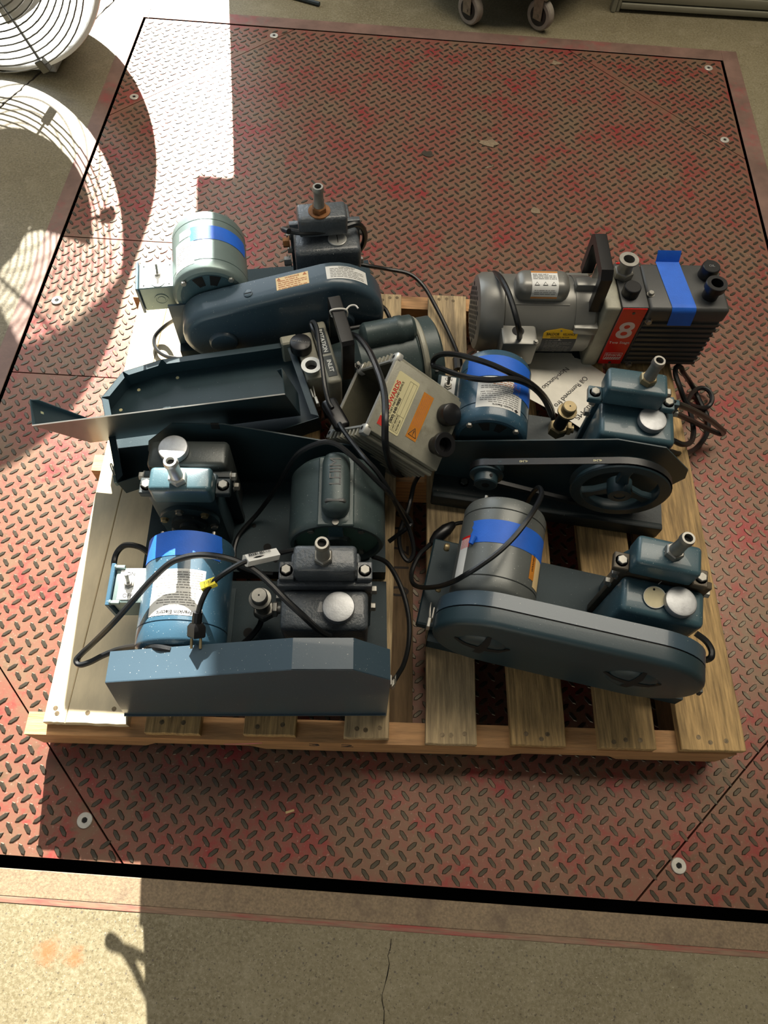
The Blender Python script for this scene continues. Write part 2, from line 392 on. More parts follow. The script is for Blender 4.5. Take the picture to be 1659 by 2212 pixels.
for i, (x, y) in enumerate(BOLTS):
    b = MB(); b.lathe((x, y, -.001), (0, 0, 1), [(0, .0135), (.0032, .0135), (.0040, .0125), (.0040, .0052), (.0015, .0048)], 24, (True, True)); o = part('countersunk_bolt', b, 'bolt_head', scale)
    b = MB(); b.lathe((x, y, .0005), (0, 0, 1), [(0, .0046), (.0016, .0046)], 6); part('hex_socket', b, 'hole_black', o)
SEG = []
for c in COVERS:
    n = len(c); SEG += [(c[i], c[(i + 1) % n]) for i in range(n)]
def segd(p, a, c):
    ax, ay = c[0] - a[0], c[1] - a[1]; t = max(0, min(1, ((p[0] - a[0]) * ax + (p[1] - a[1]) * ay) / (ax * ax + ay * ay)))
    return math.hypot(p[0] - a[0] - ax * t, p[1] - a[1] - ay * t)
LH = .0015
def lug_pts(hl, hw, rot):
    ca, sa = math.cos(rot), math.sin(rot)
    base = [(-hl, 0), (-hl * .55, -hw), (hl * .55, -hw), (hl, 0), (hl * .55, hw), (-hl * .55, hw)]
    top = [(-hl * .84, 0), (-hl * .46, -hw * .72), (hl * .46, -hw * .72), (hl * .84, 0), (hl * .46, hw * .72), (-hl * .46, hw * .72)]
    f = lambda x, y, z: (x * ca - y * sa, x * sa + y * ca, z)
    return [f(x, y, 0) for x, y in base] + [f(x, y, LH) for x, y in top]
LUGF = [(6, 7, 8, 9, 10, 11)] + [(i, (i + 1) % 6, 6 + (i + 1) % 6, 6 + i) for i in range(6)]
LROT = (R(-50), R(40)); LP = [lug_pts(.0118, .0039, a) for a in LROT]
def lug_mesh(k):
    me = bpy.data.meshes.new('tread_lug'); me.from_pydata(LP[k], [], LUGF); me.materials.append(M['lug']); return me
LM = [lug_mesh(0), lug_mesh(1)]
spots = []; px, py = .0316, .0330
nx, ny = int((PX1 - PX0) / px) + 1, int((PY1 - PY0) / py) + 1
for i in range(nx):
    for j in range(ny):
        for k in (0, 1):
            x = PX0 + .008 + (i + .5 * k) * px; y = PY0 + .012 + (j + .5 * k) * py
            if x > PX1 - .009 or y > PY1 - .01: continue
            if min(segd((x, y), *s) for s in SEG) < .007: continue
            if min(math.hypot(x - u, y - v) for u, v in BOLTS) < .021: continue
            spots.append((x, y, k))
ci = cam.matrix_world.inverted()
def seen(x, y):
    q = ci @ Vector((x, y, 0)); u, v = q.x / -q.z * 1540, q.y / -q.z * 1540
    return abs(u) < 840 and abs(v) < 1115
PC, PS = math.cos(R(2.45)), math.sin(R(2.45))
def under(x, y):
    dx, dy = x + .553, y - .184; a, c = dx * PC + dy * PS, -dx * PS + dy * PC
    return -.06 < a < 1.25 and -.06 < c < 1.06
near = sorted([s for s in spots if seen(s[0], s[1]) and not under(s[0], s[1])], key=lambda s: math.hypot(s[0], s[1]))[:300]
ns = set(near)
for x, y, k in near:
    o = bpy.data.objects.new('tread_lug', LM[k]); COL.objects.link(o); o.parent = scale; o.location = (x, y, -.0001)
V, F = [], []
for x, y, k in spots:
    if (x, y, k) in ns: continue
    n = len(V); V += [(a + x, c + y, z - .0001) for a, c, z in LP[k]]; F += [tuple(n + q for q in f) for f in LUGF]
me = bpy.data.meshes.new('tread_pattern'); me.from_pydata(V, [], F); link('tread_pattern', me, 'lug', scale, None, 'stuff')

for x, y, r in ((.236, 1.972, .026), (.366, 1.695, .020), (.455, 2.400, .016), (.055, 1.905, .018)):
    rn = random.Random(int(x * 1000)); b = MB(); b.prism([(x + math.cos(t * .63) * r * rn.uniform(.5, 1.2) * 1.2, y + math.sin(t * .63) * r * rn.uniform(.4, 1)) for t in range(10)], fXY, .0012, .0022); part('residue_patch', b, 'crack' if x < .1 else 'frame_worn', scale)

# ------------------------------------------------------------------ pallet
pal = thing('pallet', 'weathered wooden pallet carrying seven vacuum pumps, two pale planks at its left edge', 'pallet', (-.553, .184, 0), 2.45)
for x0, x1 in ((.0, .10), (.525, .640), (1.115, 1.21)):
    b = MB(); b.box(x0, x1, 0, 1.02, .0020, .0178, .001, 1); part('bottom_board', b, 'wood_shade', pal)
for i, y in enumerate((-.005, .520, .992)):
    x0, x1 = (-.036, 1.205) if i == 0 else (-.03, 1.205)
    prof = [(x0, .018), (.15, .018), (.175, .050), (.345, .050), (.37, .018), (.81, .018), (.835, .050), (.995, .050), (1.02, .018), (x1, .018), (x1, .107), (x0, .107)]
    b = MB(); b.prism(prof, fXZ, y, y + .038); o = part('stringer', b, 'wood_stringer', pal)
    if i == 0:
        for ch, x in (('3', .462), ('2', .520)): text(ch, .034, 'pen', o, (x, -.0053, .080), (1, 0, 0), (0, 0, 1), sx=1.5, name='handwriting')
        b = MB()
        for k in range(7): b.tube([(.30 + k * .008, -.0052, .062 + k * .002), (.335 + k * .006, -.0052, .070 + k * .003)], .0010, 4, 1)
        part('chalk_mark', b, 'pink_pen', o)
text('0  1 2  1 a 0   (', .062, 'pen', pal, (.612, .30, .0181), (0, 1, 0), (-1, 0, 0), name='handwriting', align='LEFT', sx=.8)
DB = [(.000, .0365, -.004, .062, .012, .985, 'wood_pale'), (.0375, .142, .063, .165, .012, .985, 'wood_pale'), (.173, .268, .178, .272, .000, 1.016, 'wood_old'),
      (.342, .431, .346, .436, .002, 1.016, 'wood_old'), (.514, .592, .532, .602, .002, 1.018, 'wood_grey'), (.656, .744, .666, .755, -.004, 1.021, 'wood_grey'),
      (.803, .899, .806, .900, -.002, 1.018, 'wood_old'), (.958, 1.057, .962, 1.060, -.003, 1.018, 'wood_old'), (1.100, 1.214, 1.102, 1.216, -.002, 1.015, 'wood_old')]
rnd = random.Random(3)
for i, (a0, a1, c0, c1, y0, y1, wm) in enumerate(DB):
    b = MB(); n = 14; zt = .125 + (.001 if i > 1 else .002)
    L0, L1 = [], []
    for j in range(n + 1):
        t = j / n; w = .0008 if i > 1 else .0003
        L0.append((a0 + (c0 - a0) * t + rnd.uniform(-w, w), y0 + (y1 - y0) * t)); L1.append((a1 + (c1 - a1) * t + rnd.uniform(-w, w), y0 + (y1 - y0) * t))
    for j in range(1, 6 if i > 1 else 1): pass
    poly = L0[::-1] + [(a0 + (a1 - a0) * k / 6, y0 + rnd.uniform(-.0008, .0008)) for k in range(1, 6)] + L1
    b.prism(poly, fXY, .1072, zt, .0012, 1)
    lab = {0: 'narrow pale bare plank at the outer left edge', 1: 'wide pale bare plank with a nail near its front end'}.get(i)
    o = part('deck_board', b, wm, pal, lab)
    for yy in ((y0 + .016, (y0 + y1) / 2 + .03, y1 - .016) if i > 1 else (y0 + .02, .62)):
        for u in ((.28, .72, .5) if i > 3 else (.3, .7)):
            x = a0 + (a1 - a0) * u + (c0 - a0) * yy + rnd.uniform(-.006, .006); b = MB()
            b.lathe((x, yy + rnd.uniform(-.006, .006), zt - .0006), (0, 0, 1), [(0, .0042), (.0010, .0042)], 8); part('nail', b, 'nail', o)

# ------------------------------------------------------------------ shared pump parts
def hexbolt(p, ax, m, parent, r=.0075, h=.006, name='bolt'):
    b = MB(); b.hexa(p, ax, r, h); b.cyl(Vector(p) - Vector(ax).normalized() * .002, p, r * 1.25, 16); return part(name, b, m, parent)
def nozzle(root, p, m='steel', lean=(0, 0), hexm=None, washer=None, top=.057, ring=None):
    p = Vector(p); ax = Vector((lean[0], lean[1], 1)).normalized(); b = MB()
    b.lathe(p + ax * .010, ax, [(0, .0118), (.004, .0105), (.018, .0098), (top - .024, .0094), (top - .020, .0112), (top - .015, .0112), (top - .010, .0098), (top - .010, .0066), (top - .035, .0060)], 24)
    o = part('hose_nozzle', b, m, root)
    b = MB(); b.lathe(p + ax * (top - .008), ax, [(0, .0062), (.0006, .0062)], 20); part('bore', b, 'hole_black', o)
    b = MB(); b.hexa(p, ax, .0150, .013); part('hex_nut', b, hexm or m, o)
    if washer: b = MB(); b.cyl(p - ax * .001, p + ax * .002, .022, 24); part('washer', b, washer, o)
    return o
def valve(root, p, up, arm, m='brass_dull', h=.075):
    p, up = Vector(p), Vector(up).normalized(); b = MB()
    b.cyl(p, p + up * h * .62, .0125, 20); o = part('ballast_valve', b, 'black_base' if m == 'brass_dull' else 'steel', root)
    b = MB(); b.hexa(p - up * .016, up, .019, .022); b.cyl(p - up * .004, p + Vector(arm) * .03, .008, 14); b.hexa(p + Vector(arm) * .016, arm, .014, .008); part('valve_body', b, m, o)
    b = MB(); b.lathe(p + up * h * .58, up, [(0, .0125), (.003, .0185), (.008, .0185), (.009, .0135), (.022, .0135), (.024, .012)], 24); part('valve_knob', b, m, o)
    b = MB(); b.cyl(p + up * (h * .58 + .0238), p + up * (h * .58 + .0244), .0015, 10); part('vent_hole', b, 'hole_black', o)
    return o
def tape(parent, fn, u0, u1, v0, v1, m='tape', nu=20, ragged=True, seed=1, h=.0006, nv=10):
    rnd = random.Random(seed); b = MB(); vs = []
    def f(i, j):
        u = u0 + (u1 - u0) * i / nu; v = v0 + (v1 - v0) * j / nv
        if ragged and i in (0, nu): u += rnd.uniform(-1, 1) * .0022
        return fn(u, v, h)
    G = [[b.bm.verts.new(f(i, j)) for j in range(nv + 1)] for i in range(nu + 1)]
    for i in range(nu):
        for j in range(nv): b.bm.faces.new((G[i][j], G[i + 1][j], G[i + 1][j + 1], G[i][j + 1]))
    b.keep = True
    return part('tape_strip', b, m, parent, 'strip of blue masking tape' if m == 'tape' else None)
def label(parent, fn, u0, u1, v0, v1, m='label_white', name='label', h=.0004, nu=12, lab=None):
    b = MB(); b.patch(lambda u, v: fn(u, v, h), nu, 4, u0, u1, v0, v1); return part(name, b, m, parent, lab)
def motor(root, x, z, r, y0, y1, m, feet=True, bell=.035, front='teal_dark', bz=.035, vents=True):
    """motor lying along local y, shaft end at y0"""
    b = MB(); g = .0012
    b.lathe((x, y0, z), (0, 1, 0), [(0, r * .80), (0, r * .90), (.004, r * .97), (.009, r), (bell - g, r), (bell, r - .002), (bell + g, r), (y1 - y0 - bell - g, r), (y1 - y0 - bell, r - .002),
            (y1 - y0 - bell + g, r), (y1 - y0 - .010, r), (y1 - y0 - .003, r * .96), (y1 - y0, r * .86)], 48, (True, True))
    o = part('motor', b, m, root)
    b = MB(); b.lathe((x, y0 - .001, z), (0, 1, 0), [(0, r * .30), (0, r * .80), (.0015, r * .80)], 32); part('end_bell', b, front, o)
    for k in range(4):
        a = math.pi / 4 + k * math.pi / 2
        b = MB(); b.hexa((x + math.cos(a) * r * .86, y0 - .002, z + math.sin(a) * r * .86), (0, -1, 0), .0055, .005); part('through_bolt', b, 'steel', o)
        b = MB(); b.cyl((x + math.cos(a) * r * .84, y1 - .004, z + math.sin(a) * r * .84), (x + math.cos(a) * r * .84, y1 + .006, z + math.sin(a) * r * .84), .003, 8); part('through_bolt', b, 'steel', o)
    if vents:
        for a0 in (R(62), R(98)):
            b = MB(); b.patch(lambda u, v: Vector((x + math.cos(u) * v, y0 - .0016, z + math.sin(u) * v)), 6, 1, a0, a0 + R(22), r * .45, r * .78); part('vent_opening', b, 'hole_black', o)
    if feet:
        b = MB(); b.box(x - r * .8, x + r * .8, y0 + .02, y1 - .03, bz, bz + .004)
        for s in (-1, 1): b.box(x + s * r * .55 - .003, x + s * r * .55 + .003, y0 + .03, y1 - .04, bz, z - r * .78)
        part('motor_foot', b, 'teal_dark', o)
    return o
def core(root, m, y0, y1, zt=.222, capm='steel_cap', base=(0, .45, 0, .235), basem='teal_base', x0=.278, x1=.412, cap=True, boxm=None, um=None, nz=None, nzm='steel', hexm=None, washer=None,
         lean=(0, 0), ux=(.300, .396), flm=None, tabs=True, uy=(.157, .200), fh=.010, bodym=None):
    boxm = boxm or m; um = um or m; flm = flm or m
    b = MB(); bx0, bx1, by0, by1 = base
    b.box(bx0, bx1, by0, by1, .032, .035)
    b.box(bx0, bx1, by0, by0 + .003, 0, .0335); b.box(bx0, bx1, by1 - .003, by1, 0, .0335); b.box(bx0, bx0 + .003, by0, by1, 0, .0335); b.box(bx1 - .003, bx1, by0, by1, 0, .0335)
    part('base_plate', b, basem, root)
    b = MB(); b.box(x0, x1, y0, y1, .040, zt, .010, 3); ob = part('oil_box', b, boxm, root)
    b = MB(); b.box(x0 - .006, x1 + .006, y1 + .0005, y1 + .013, .036, zt + fh, .002, 2); fl = part('flange', b, flm, root)
    b = MB(); b.box(x0 + .012, x1 - .012, y1 + .013, y1 + .062, .036, zt + .006, .008, 2); b.cyl(((x0 + x1) / 2, y1 + .062, .150), ((x0 + x1) / 2, y1 + .070, .150), .050, 32)
    b.box(x0 + .02, x1 - .02, y1 + .013, y1 + .060, .0345, .06)
    pb = part('pump_body', b, bodym or m, root)
    b = MB(); b.lathe(((x0 + x1) / 2, y1 + .070, .150), (0, 1, 0), [(0, .030), (.008, .030), (.008, .016), (.014, .016)], 28); part('shaft_seal', b, 'black_base', pb)
    for k in range(6):
        a = k * math.pi / 3 + .3; hexbolt(((x0 + x1) / 2 + math.cos(a) * .042, y1 + .0705, .150 + math.sin(a) * .042), (0, 1, 0), 'steel' if k % 2 else 'brass_dull', pb, .006, .005)
    uz0 = zt + .0105; uz1 = .280
    b = MB(); b.box(ux[0], ux[1], uy[0], uy[1], uz0, uz1, .007, 3); ub = part('intake_box', b, um, root)
    if tabs:
        for s, xx in ((-1, ux[0]), (1, ux[1])):
            b = MB(); b.box(min(xx, xx + s * .024), max(xx, xx + s * .024), uy[0] + .001, uy[0] + .030, uz0 - .002, uz0 + .012, .0015, 1); t = part('mounting_tab', b, flm, ub)
            hexbolt((xx + s * .0125, uy[0] + .015, uz0 + .012), (0, 0, 1), 'steel', t, .0082, .006)
    for s, zz in ((x0 - .006, .20), (x0 - .006, .165), (x1 + .006, .20), (x1 + .006, .12)):
        hexbolt((s, y1 + .007, zz), (-1 if s < x1 else 1, 0, 0), 'steel', fl, .0075, .008)
    if cap:
        cx, cy = (x0 + x1) / 2 + .022, (y0 + y1) / 2 - .001
        b = MB(); b.lathe((cx, cy, zt - .001), (0, 0, 1), [(0, .019), (.004, .019), (.004, .0245), (.013, .0250), (.0155, .0238), (.0165, .020)], 40); part('filler_cap', b, capm, root)
    if nz: nozzle(root, nz, nzm, lean, hexm, washer)
    return ob, ub
def switchbox(root, x0, x1, y0, y1, z0, z1, m='galv_motor', plate='label_white', txt=('ON', 'OFF'), off=True):
    b = MB(); b.box(x0, x1, y0, y1, z0, z1, .003, 2); o = part('switch_box', b, m, root)
    cx, cy = (x0 + x1) / 2, (y0 + y1) / 2; w = min(x1 - x0, y1 - y0) * .34
    b = MB(); b.box(cx - w, cx + w, cy - .026, cy + .026, z1, z1 + .0015, .0005, 1); part('switch_plate', b, plate, o)
    b = MB(); b.hexa((cx, cy + .002, z1 + .0015), (0, 0, 1), .0085, .004); b.cyl((cx, cy + .002, z1 + .004), (cx, cy + .002, z1 + .009), .0055, 14); b.cyl((cx, cy + .002, z1 + .008), (cx, cy + .010, z1 + .024), .0026, 12, .0034); part('toggle', b, 'steel', o)
    if txt:
        text(txt[0], .0095, 'ink', o, (cx, cy + .019, z1 + .0017), (1, 0, 0), (0, 1, 0)); text(txt[1], .0095, 'ink', o, (cx, cy - .019, z1 + .0017), (1, 0, 0), (0, 1, 0))
    return o
def cord(name, pts, parent, r=.0042, m='black_rubber', n=8, lab=None):
    inv = parent.matrix_world.inverted() if parent else None
    b = MB(); b.tube([inv @ Vector(p) if parent else Vector(p) for p in pts], r, n, 5); return part(name, b, m, parent, lab)
bpy.context.view_layer.update()
CORDS = {
    'A1': [(-0.2266, 1.1191, 0.3850), (-0.2407, 1.1355, 0.3750), (-0.2319, 1.1372, 0.3720), (-0.2048, 1.1301, 0.3750), (-0.1598, 1.1408, 0.3720), (-0.1195, 1.1582, 0.3720), (-0.0953, 1.1710, 0.3700), (-0.0820, 1.1852, 0.3400), (-0.0834, 1.1956, 0.3000), (-0.0980, 1.2056, 0.2600)],
    'A2': [(-0.0974, 1.2379, 0.2000), (-0.0712, 1.2437, 0.1900), (-0.0286, 1.2585, 0.1700), (0.0207, 1.2590, 0.1600), (0.0552, 1.2344, 0.1500), (0.0846, 1.1818, 0.1450), (0.1136, 1.1196, 0.1400), (0.1359, 1.0611, 0.1400), (0.1383, 1.0308, 0.1500)],
    'A3': [(-0.4392, 1.0066, 0.2500), (-0.4575, 1.0272, 0.2200), (-0.5070, 1.0557, 0.1600), (-0.5328, 1.0398, 0.1420), (-0.5346, 1.0193, 0.1380), (-0.5230, 0.9981, 0.1380), (-0.4988, 0.9820, 0.1400), (-0.4688, 0.9702, 0.1500), (-0.4491, 0.9576, 0.1600)],
    'A4': [(-0.0471, 1.1240, 0.2000), (-0.0289, 1.1176, 0.1900), (-0.0172, 1.1010, 0.1800), (-0.0097, 1.0910, 0.1650)],
    'B1': [(-0.1436, 0.8957, 0.3200), (-0.1550, 0.9101, 0.3350), (-0.1646, 0.9321, 0.3350), (-0.1590, 0.9327, 0.3400), (-0.1502, 0.9108, 0.3450), (-0.1414, 0.8692, 0.3450), (-0.1321, 0.8290, 0.3420), (-0.1230, 0.7877, 0.3350), (-0.1129, 0.7545, 0.3350), (-0.1048, 0.7410, 0.3350)],
    'B2': [(-0.0894, 0.7094, 0.3350), (-0.0803, 0.6921, 0.3400), (-0.0624, 0.6568, 0.3600), (-0.0369, 0.6113, 0.3850), (-0.0146, 0.5896, 0.3800), (0.0068, 0.5785, 0.3400), (0.0278, 0.5862, 0.2600), (0.0444, 0.5843, 0.2100), (0.0574, 0.5638, 0.1850), (0.0621, 0.5424, 0.1700), (0.0536, 0.5278, 0.1650), (0.0406, 0.5428, 0.1650), (0.0335, 0.5665, 0.1750), (0.0368, 0.5911, 0.1850), (0.0454, 0.6162, 0.1950), (0.0508, 0.6438, 0.2000), (0.0560, 0.6803, 0.1900), (0.0696, 0.7169, 0.1700), (0.0863, 0.7288, 0.1650)],
    'B3': [(-0.1018, 0.9504, 0.3000), (-0.0882, 0.9229, 0.3250), (-0.0691, 0.8853, 0.3600), (-0.0480, 0.8265, 0.4000), (-0.0307, 0.7681, 0.4300), (-0.0169, 0.7191, 0.4450), (-0.0099, 0.6790, 0.4500), (-0.0076, 0.6432, 0.4500), (-0.0055, 0.6213, 0.4300), (0.0001, 0.6221, 0.3800), (0.0111, 0.6490, 0.2900), (0.0247, 0.6810, 0.2200), (0.0411, 0.6971, 0.2000), (0.0589, 0.7170, 0.1900)],
    'B4': [(-0.1142, 0.9792, 0.2700), (-0.0646, 1.0095, 0.2550), (-0.0177, 1.0310, 0.2500), (0.0091, 1.0362, 0.2500), (0.0173, 1.0409, 0.2400)],
    'C1': [(-0.2710, 0.5083, 0.1650), (-0.2728, 0.5314, 0.1660), (-0.2657, 0.5599, 0.1680), (-0.2331, 0.5956, 0.1900), (-0.1921, 0.6096, 0.2700), (-0.1659, 0.6137, 0.3400), (-0.1439, 0.6186, 0.3800), (-0.1122, 0.6218, 0.4050), (-0.0931, 0.6212, 0.4100), (-0.0734, 0.6123, 0.4100), (-0.0454, 0.5927, 0.4000), (-0.0175, 0.5762, 0.3800), (0.0071, 0.5741, 0.3400), (0.0359, 0.6026, 0.2200), (0.0537, 0.5968, 0.1900), (0.0474, 0.5847, 0.1900), (0.0311, 0.5736, 0.1800), (0.0147, 0.5624, 0.1700)],
    'C2': [(-0.2699, 0.5080, 0.1660), (-0.2595, 0.4925, 0.1670), (-0.2320, 0.4814, 0.1680), (-0.1935, 0.4808, 0.1680)],
    'D1': [(-0.4142, 0.4899, 0.2000), (-0.4369, 0.5019, 0.2000), (-0.4662, 0.5068, 0.1900), (-0.4815, 0.4942, 0.1800), (-0.4807, 0.4695, 0.1800), (-0.4621, 0.4377, 0.2000)],
    'D2': [(-0.0675, 0.3195, 0.3400), (-0.0822, 0.3208, 0.3600), (-0.1031, 0.3321, 0.3800), (-0.1317, 0.3513, 0.3950), (-0.1581, 0.3735, 0.4000), (-0.1852, 0.3936, 0.4000), (-0.2149, 0.4062, 0.4000), (-0.2437, 0.4115, 0.4000), (-0.2730, 0.4136, 0.3950), (-0.2978, 0.4092, 0.3900), (-0.3181, 0.3998, 0.3850), (-0.3450, 0.3757, 0.3700), (-0.3724, 0.3473, 0.3500), (-0.4018, 0.3201, 0.3250), (-0.4424, 0.3027, 0.2750), (-0.4685, 0.2874, 0.2500), (-0.4759, 0.2776, 0.2450), (-0.4689, 0.2706, 0.2450), (-0.4512, 0.2751, 0.2500), (-0.4282, 0.2854, 0.2600), (-0.3996, 0.2931, 0.2750), (-0.3600, 0.2903, 0.3100), (-0.3243, 0.2814, 0.3450), (-0.2982, 0.2776, 0.3500)],
    'D3': [(-0.1326, 0.4497, 0.3600), (-0.1515, 0.4368, 0.3750), (-0.1803, 0.4121, 0.4050), (-0.2011, 0.3987, 0.4150), (-0.2213, 0.3803, 0.4200), (-0.2386, 0.3657, 0.4150), (-0.2475, 0.3532, 0.4100), (-0.2535, 0.3367, 0.4050), (-0.2576, 0.3222, 0.3950)],
    'D3plug': [(-0.2586, 0.3243, 0.3950), (-0.2596, 0.3113, 0.3850), (-0.2590, 0.2935, 0.3750), (-0.2590, 0.2791, 0.3650)],
    'D3tag': [(-0.1984, 0.4023, 0.4140), (-0.1582, 0.4295, 0.3850)],
    'D3tag2': [(-0.2564, 0.3576, 0.4100), (-0.2362, 0.3663, 0.4140)],
    'D4': [(-0.0131, 0.5080, 0.2200), (0.0127, 0.5068, 0.2000), (0.0342, 0.4829, 0.1850), (0.0510, 0.4477, 0.1750), (0.0610, 0.4071, 0.1680), (0.0616, 0.3654, 0.1650), (0.0554, 0.3331, 0.1600), (0.0454, 0.3131, 0.1550), (0.0374, 0.2979, 0.1550)],
    'D5': [(-0.1965, 0.3852, 0.2000), (-0.2010, 0.3739, 0.1900), (-0.2122, 0.3595, 0.1800), (-0.2247, 0.3467, 0.1750), (-0.2366, 0.3367, 0.1720)],
    'D5plug': [(0.0377, 0.3263, 0.1650), (0.0712, 0.3245, 0.1500)],
    'F1a': [(0.1326, 0.6087, 0.1650), (0.1459, 0.6147, 0.1650), (0.1644, 0.6207, 0.1600)],
    'F1': [(0.1028, 0.5790, 0.1600), (0.0904, 0.5657, 0.1550), (0.0739, 0.5473, 0.1500), (0.0621, 0.5159, 0.1500), (0.0627, 0.4895, 0.1600), (0.0748, 0.4718, 0.1800), (0.0991, 0.4507, 0.2400), (0.1182, 0.4295, 0.3200), (0.1333, 0.4214, 0.3750), (0.1560, 0.4340, 0.3900), (0.1837, 0.4573, 0.3950), (0.2093, 0.4870, 0.3950), (0.2332, 0.5239, 0.3900), (0.2523, 0.5611, 0.3700), (0.2633, 0.5902, 0.3500), (0.2655, 0.6177, 0.3200), (0.2695, 0.6422, 0.2500), (0.2691, 0.6451, 0.2000)],
    'F1sw': [(0.0942, 0.5715, 0.1600), (0.1388, 0.6141, 0.1650)],
    'F2': [(0.5638, 0.4156, 0.2000), (0.5799, 0.4026, 0.2000), (0.5873, 0.3866, 0.2000), (0.5847, 0.3741, 0.2000), (0.5791, 0.3715, 0.1900)],
    'E1': [(0.3400, 0.8673, 0.1700), (0.3218, 0.8630, 0.2200), (0.2852, 0.8329, 0.3000), (0.2436, 0.8127, 0.3600), (0.2051, 0.8105, 0.3850), (0.1713, 0.8220, 0.3900), (0.1395, 0.8407, 0.3800), (0.1134, 0.8714, 0.3500), (0.0909, 0.9034, 0.3100), (0.0781, 0.9154, 0.2800), (0.0776, 0.9061, 0.2700), (0.0890, 0.8855, 0.2900), (0.1153, 0.8343, 0.3400), (0.1399, 0.7960, 0.3800), (0.1712, 0.7871, 0.3900), (0.2049, 0.7971, 0.3850), (0.2329, 0.8040, 0.3700), (0.2632, 0.8214, 0.3300), (0.2970, 0.8417, 0.2700), (0.3302, 0.8654, 0.1900)],
    'E2': [(0.0867, 0.9135, 0.2500), (0.0894, 0.9268, 0.2000), (0.0919, 0.9136, 0.1700)],
    'G1': [(0.1967, 1.1571, 0.2800), (0.1990, 1.1343, 0.3000), (0.2038, 1.0966, 0.3250), (0.2146, 1.0551, 0.3350), (0.2242, 1.0194, 0.3350), (0.2339, 0.9912, 0.3250), (0.2443, 0.9847, 0.3000), (0.2506, 0.9934, 0.2700)],
    'R1': [(0.4993, 0.7917, 0.3600), (0.5278, 0.8015, 0.3400), (0.5832, 0.8352, 0.2800), (0.6514, 0.8779, 0.2000), (0.7146, 0.9178, 0.1200), (0.7579, 0.9480, 0.0600), (0.7609, 0.9564, 0.0400), (0.7183, 0.9454, 0.0700), (0.6578, 0.9181, 0.1300), (0.5946, 0.8809, 0.2000), (0.5615, 0.8569, 0.2400)],
    'R2': [(0.5775, 0.8249, 0.1900), (0.6054, 0.8311, 0.1700), (0.6378, 0.8588, 0.1400), (0.6624, 0.9041, 0.1100), (0.6688, 0.9444, 0.1000), (0.6661, 0.9792, 0.1000), (0.6534, 0.9936, 0.1100), (0.6395, 1.0070, 0.1280), (0.6295, 1.0418, 0.1350), (0.6352, 1.0632, 0.1350), (0.6470, 1.0656, 0.1300), (0.6607, 1.0682, 0.1100), (0.7090, 1.0998, 0.0400), (0.7350, 1.0888, 0.0120), (0.7433, 1.0609, 0.0100), (0.7537, 1.0241, 0.0100), (0.7512, 0.9908, 0.0100), (0.7374, 0.9610, 0.0120), (0.7070, 0.9215, 0.0300), (0.6730, 0.8874, 0.0600), (0.6201, 0.8409, 0.1200), (0.5829, 0.8259, 0.1500)],
    'R3': [(0.6662, 0.9965, 0.0900), (0.6930, 1.0415, 0.0600), (0.7220, 1.0825, 0.0300), (0.7444, 1.0988, 0.0220), (0.7616, 1.0949, 0.0200), (0.7677, 1.0749, 0.0200), (0.7613, 1.0540, 0.0200), (0.7441, 1.0402, 0.0220), (0.7053, 1.0208, 0.0500), (0.6687, 0.9993, 0.0900)],
    'STR': [(0.4354, 0.4694, 0.4100), (0.4328, 0.4752, 0.4000), (0.4329, 0.4678, 0.3900), (0.4440, 0.4656, 0.3600), (0.4512, 0.4523, 0.3450), (0.4472, 0.4425, 0.3450), (0.4413, 0.4357, 0.3450)],
    'STR2': [(0.4572, 0.4611, 0.4100), (0.4662, 0.4590, 0.3800), (0.4655, 0.4538, 0.3600), (0.4541, 0.4490, 0.3500), (0.4461, 0.4428, 0.3480), (0.4409, 0.4361, 0.3460)],
    'TAG': [(0.4340, 0.4166, 0.3510)],
    'PLUG': [(0.1378, 1.0228, 0.1550), (0.1404, 0.9911, 0.1550)],
    'SW': [(-0.1174, 0.7742, 0.3100), (-0.0829, 0.7158, 0.3100)],
    'PAP': [(0.3101, 1.0802, 0.1320), (0.3905, 1.0878, 0.1320), (0.4170, 1.0716, 0.1320), (0.4808, 1.0183, 0.1360), (0.4587, 0.9617, 0.1500), (0.3945, 0.8492, 0.1750), (0.3659, 0.8676, 0.1780), (0.2916, 0.9158, 0.1720), (0.2939, 1.0093, 0.1500)],
    'TX1': [(0.3851, 1.0300, 0.1410), (0.3230, 0.9552, 0.1570)],
    'TX2': [(0.4248, 1.0085, 0.1420), (0.3449, 0.9020, 0.1680)],
    'TX3': [(0.4341, 0.9316, 0.1580), (0.3863, 0.8747, 0.1720)],
    'CH': [(-0.1202, 0.1253, 0.0020), (0.2117, 0.8181, 0.0000), (0.3579, 0.6120, 0.1270)],
}

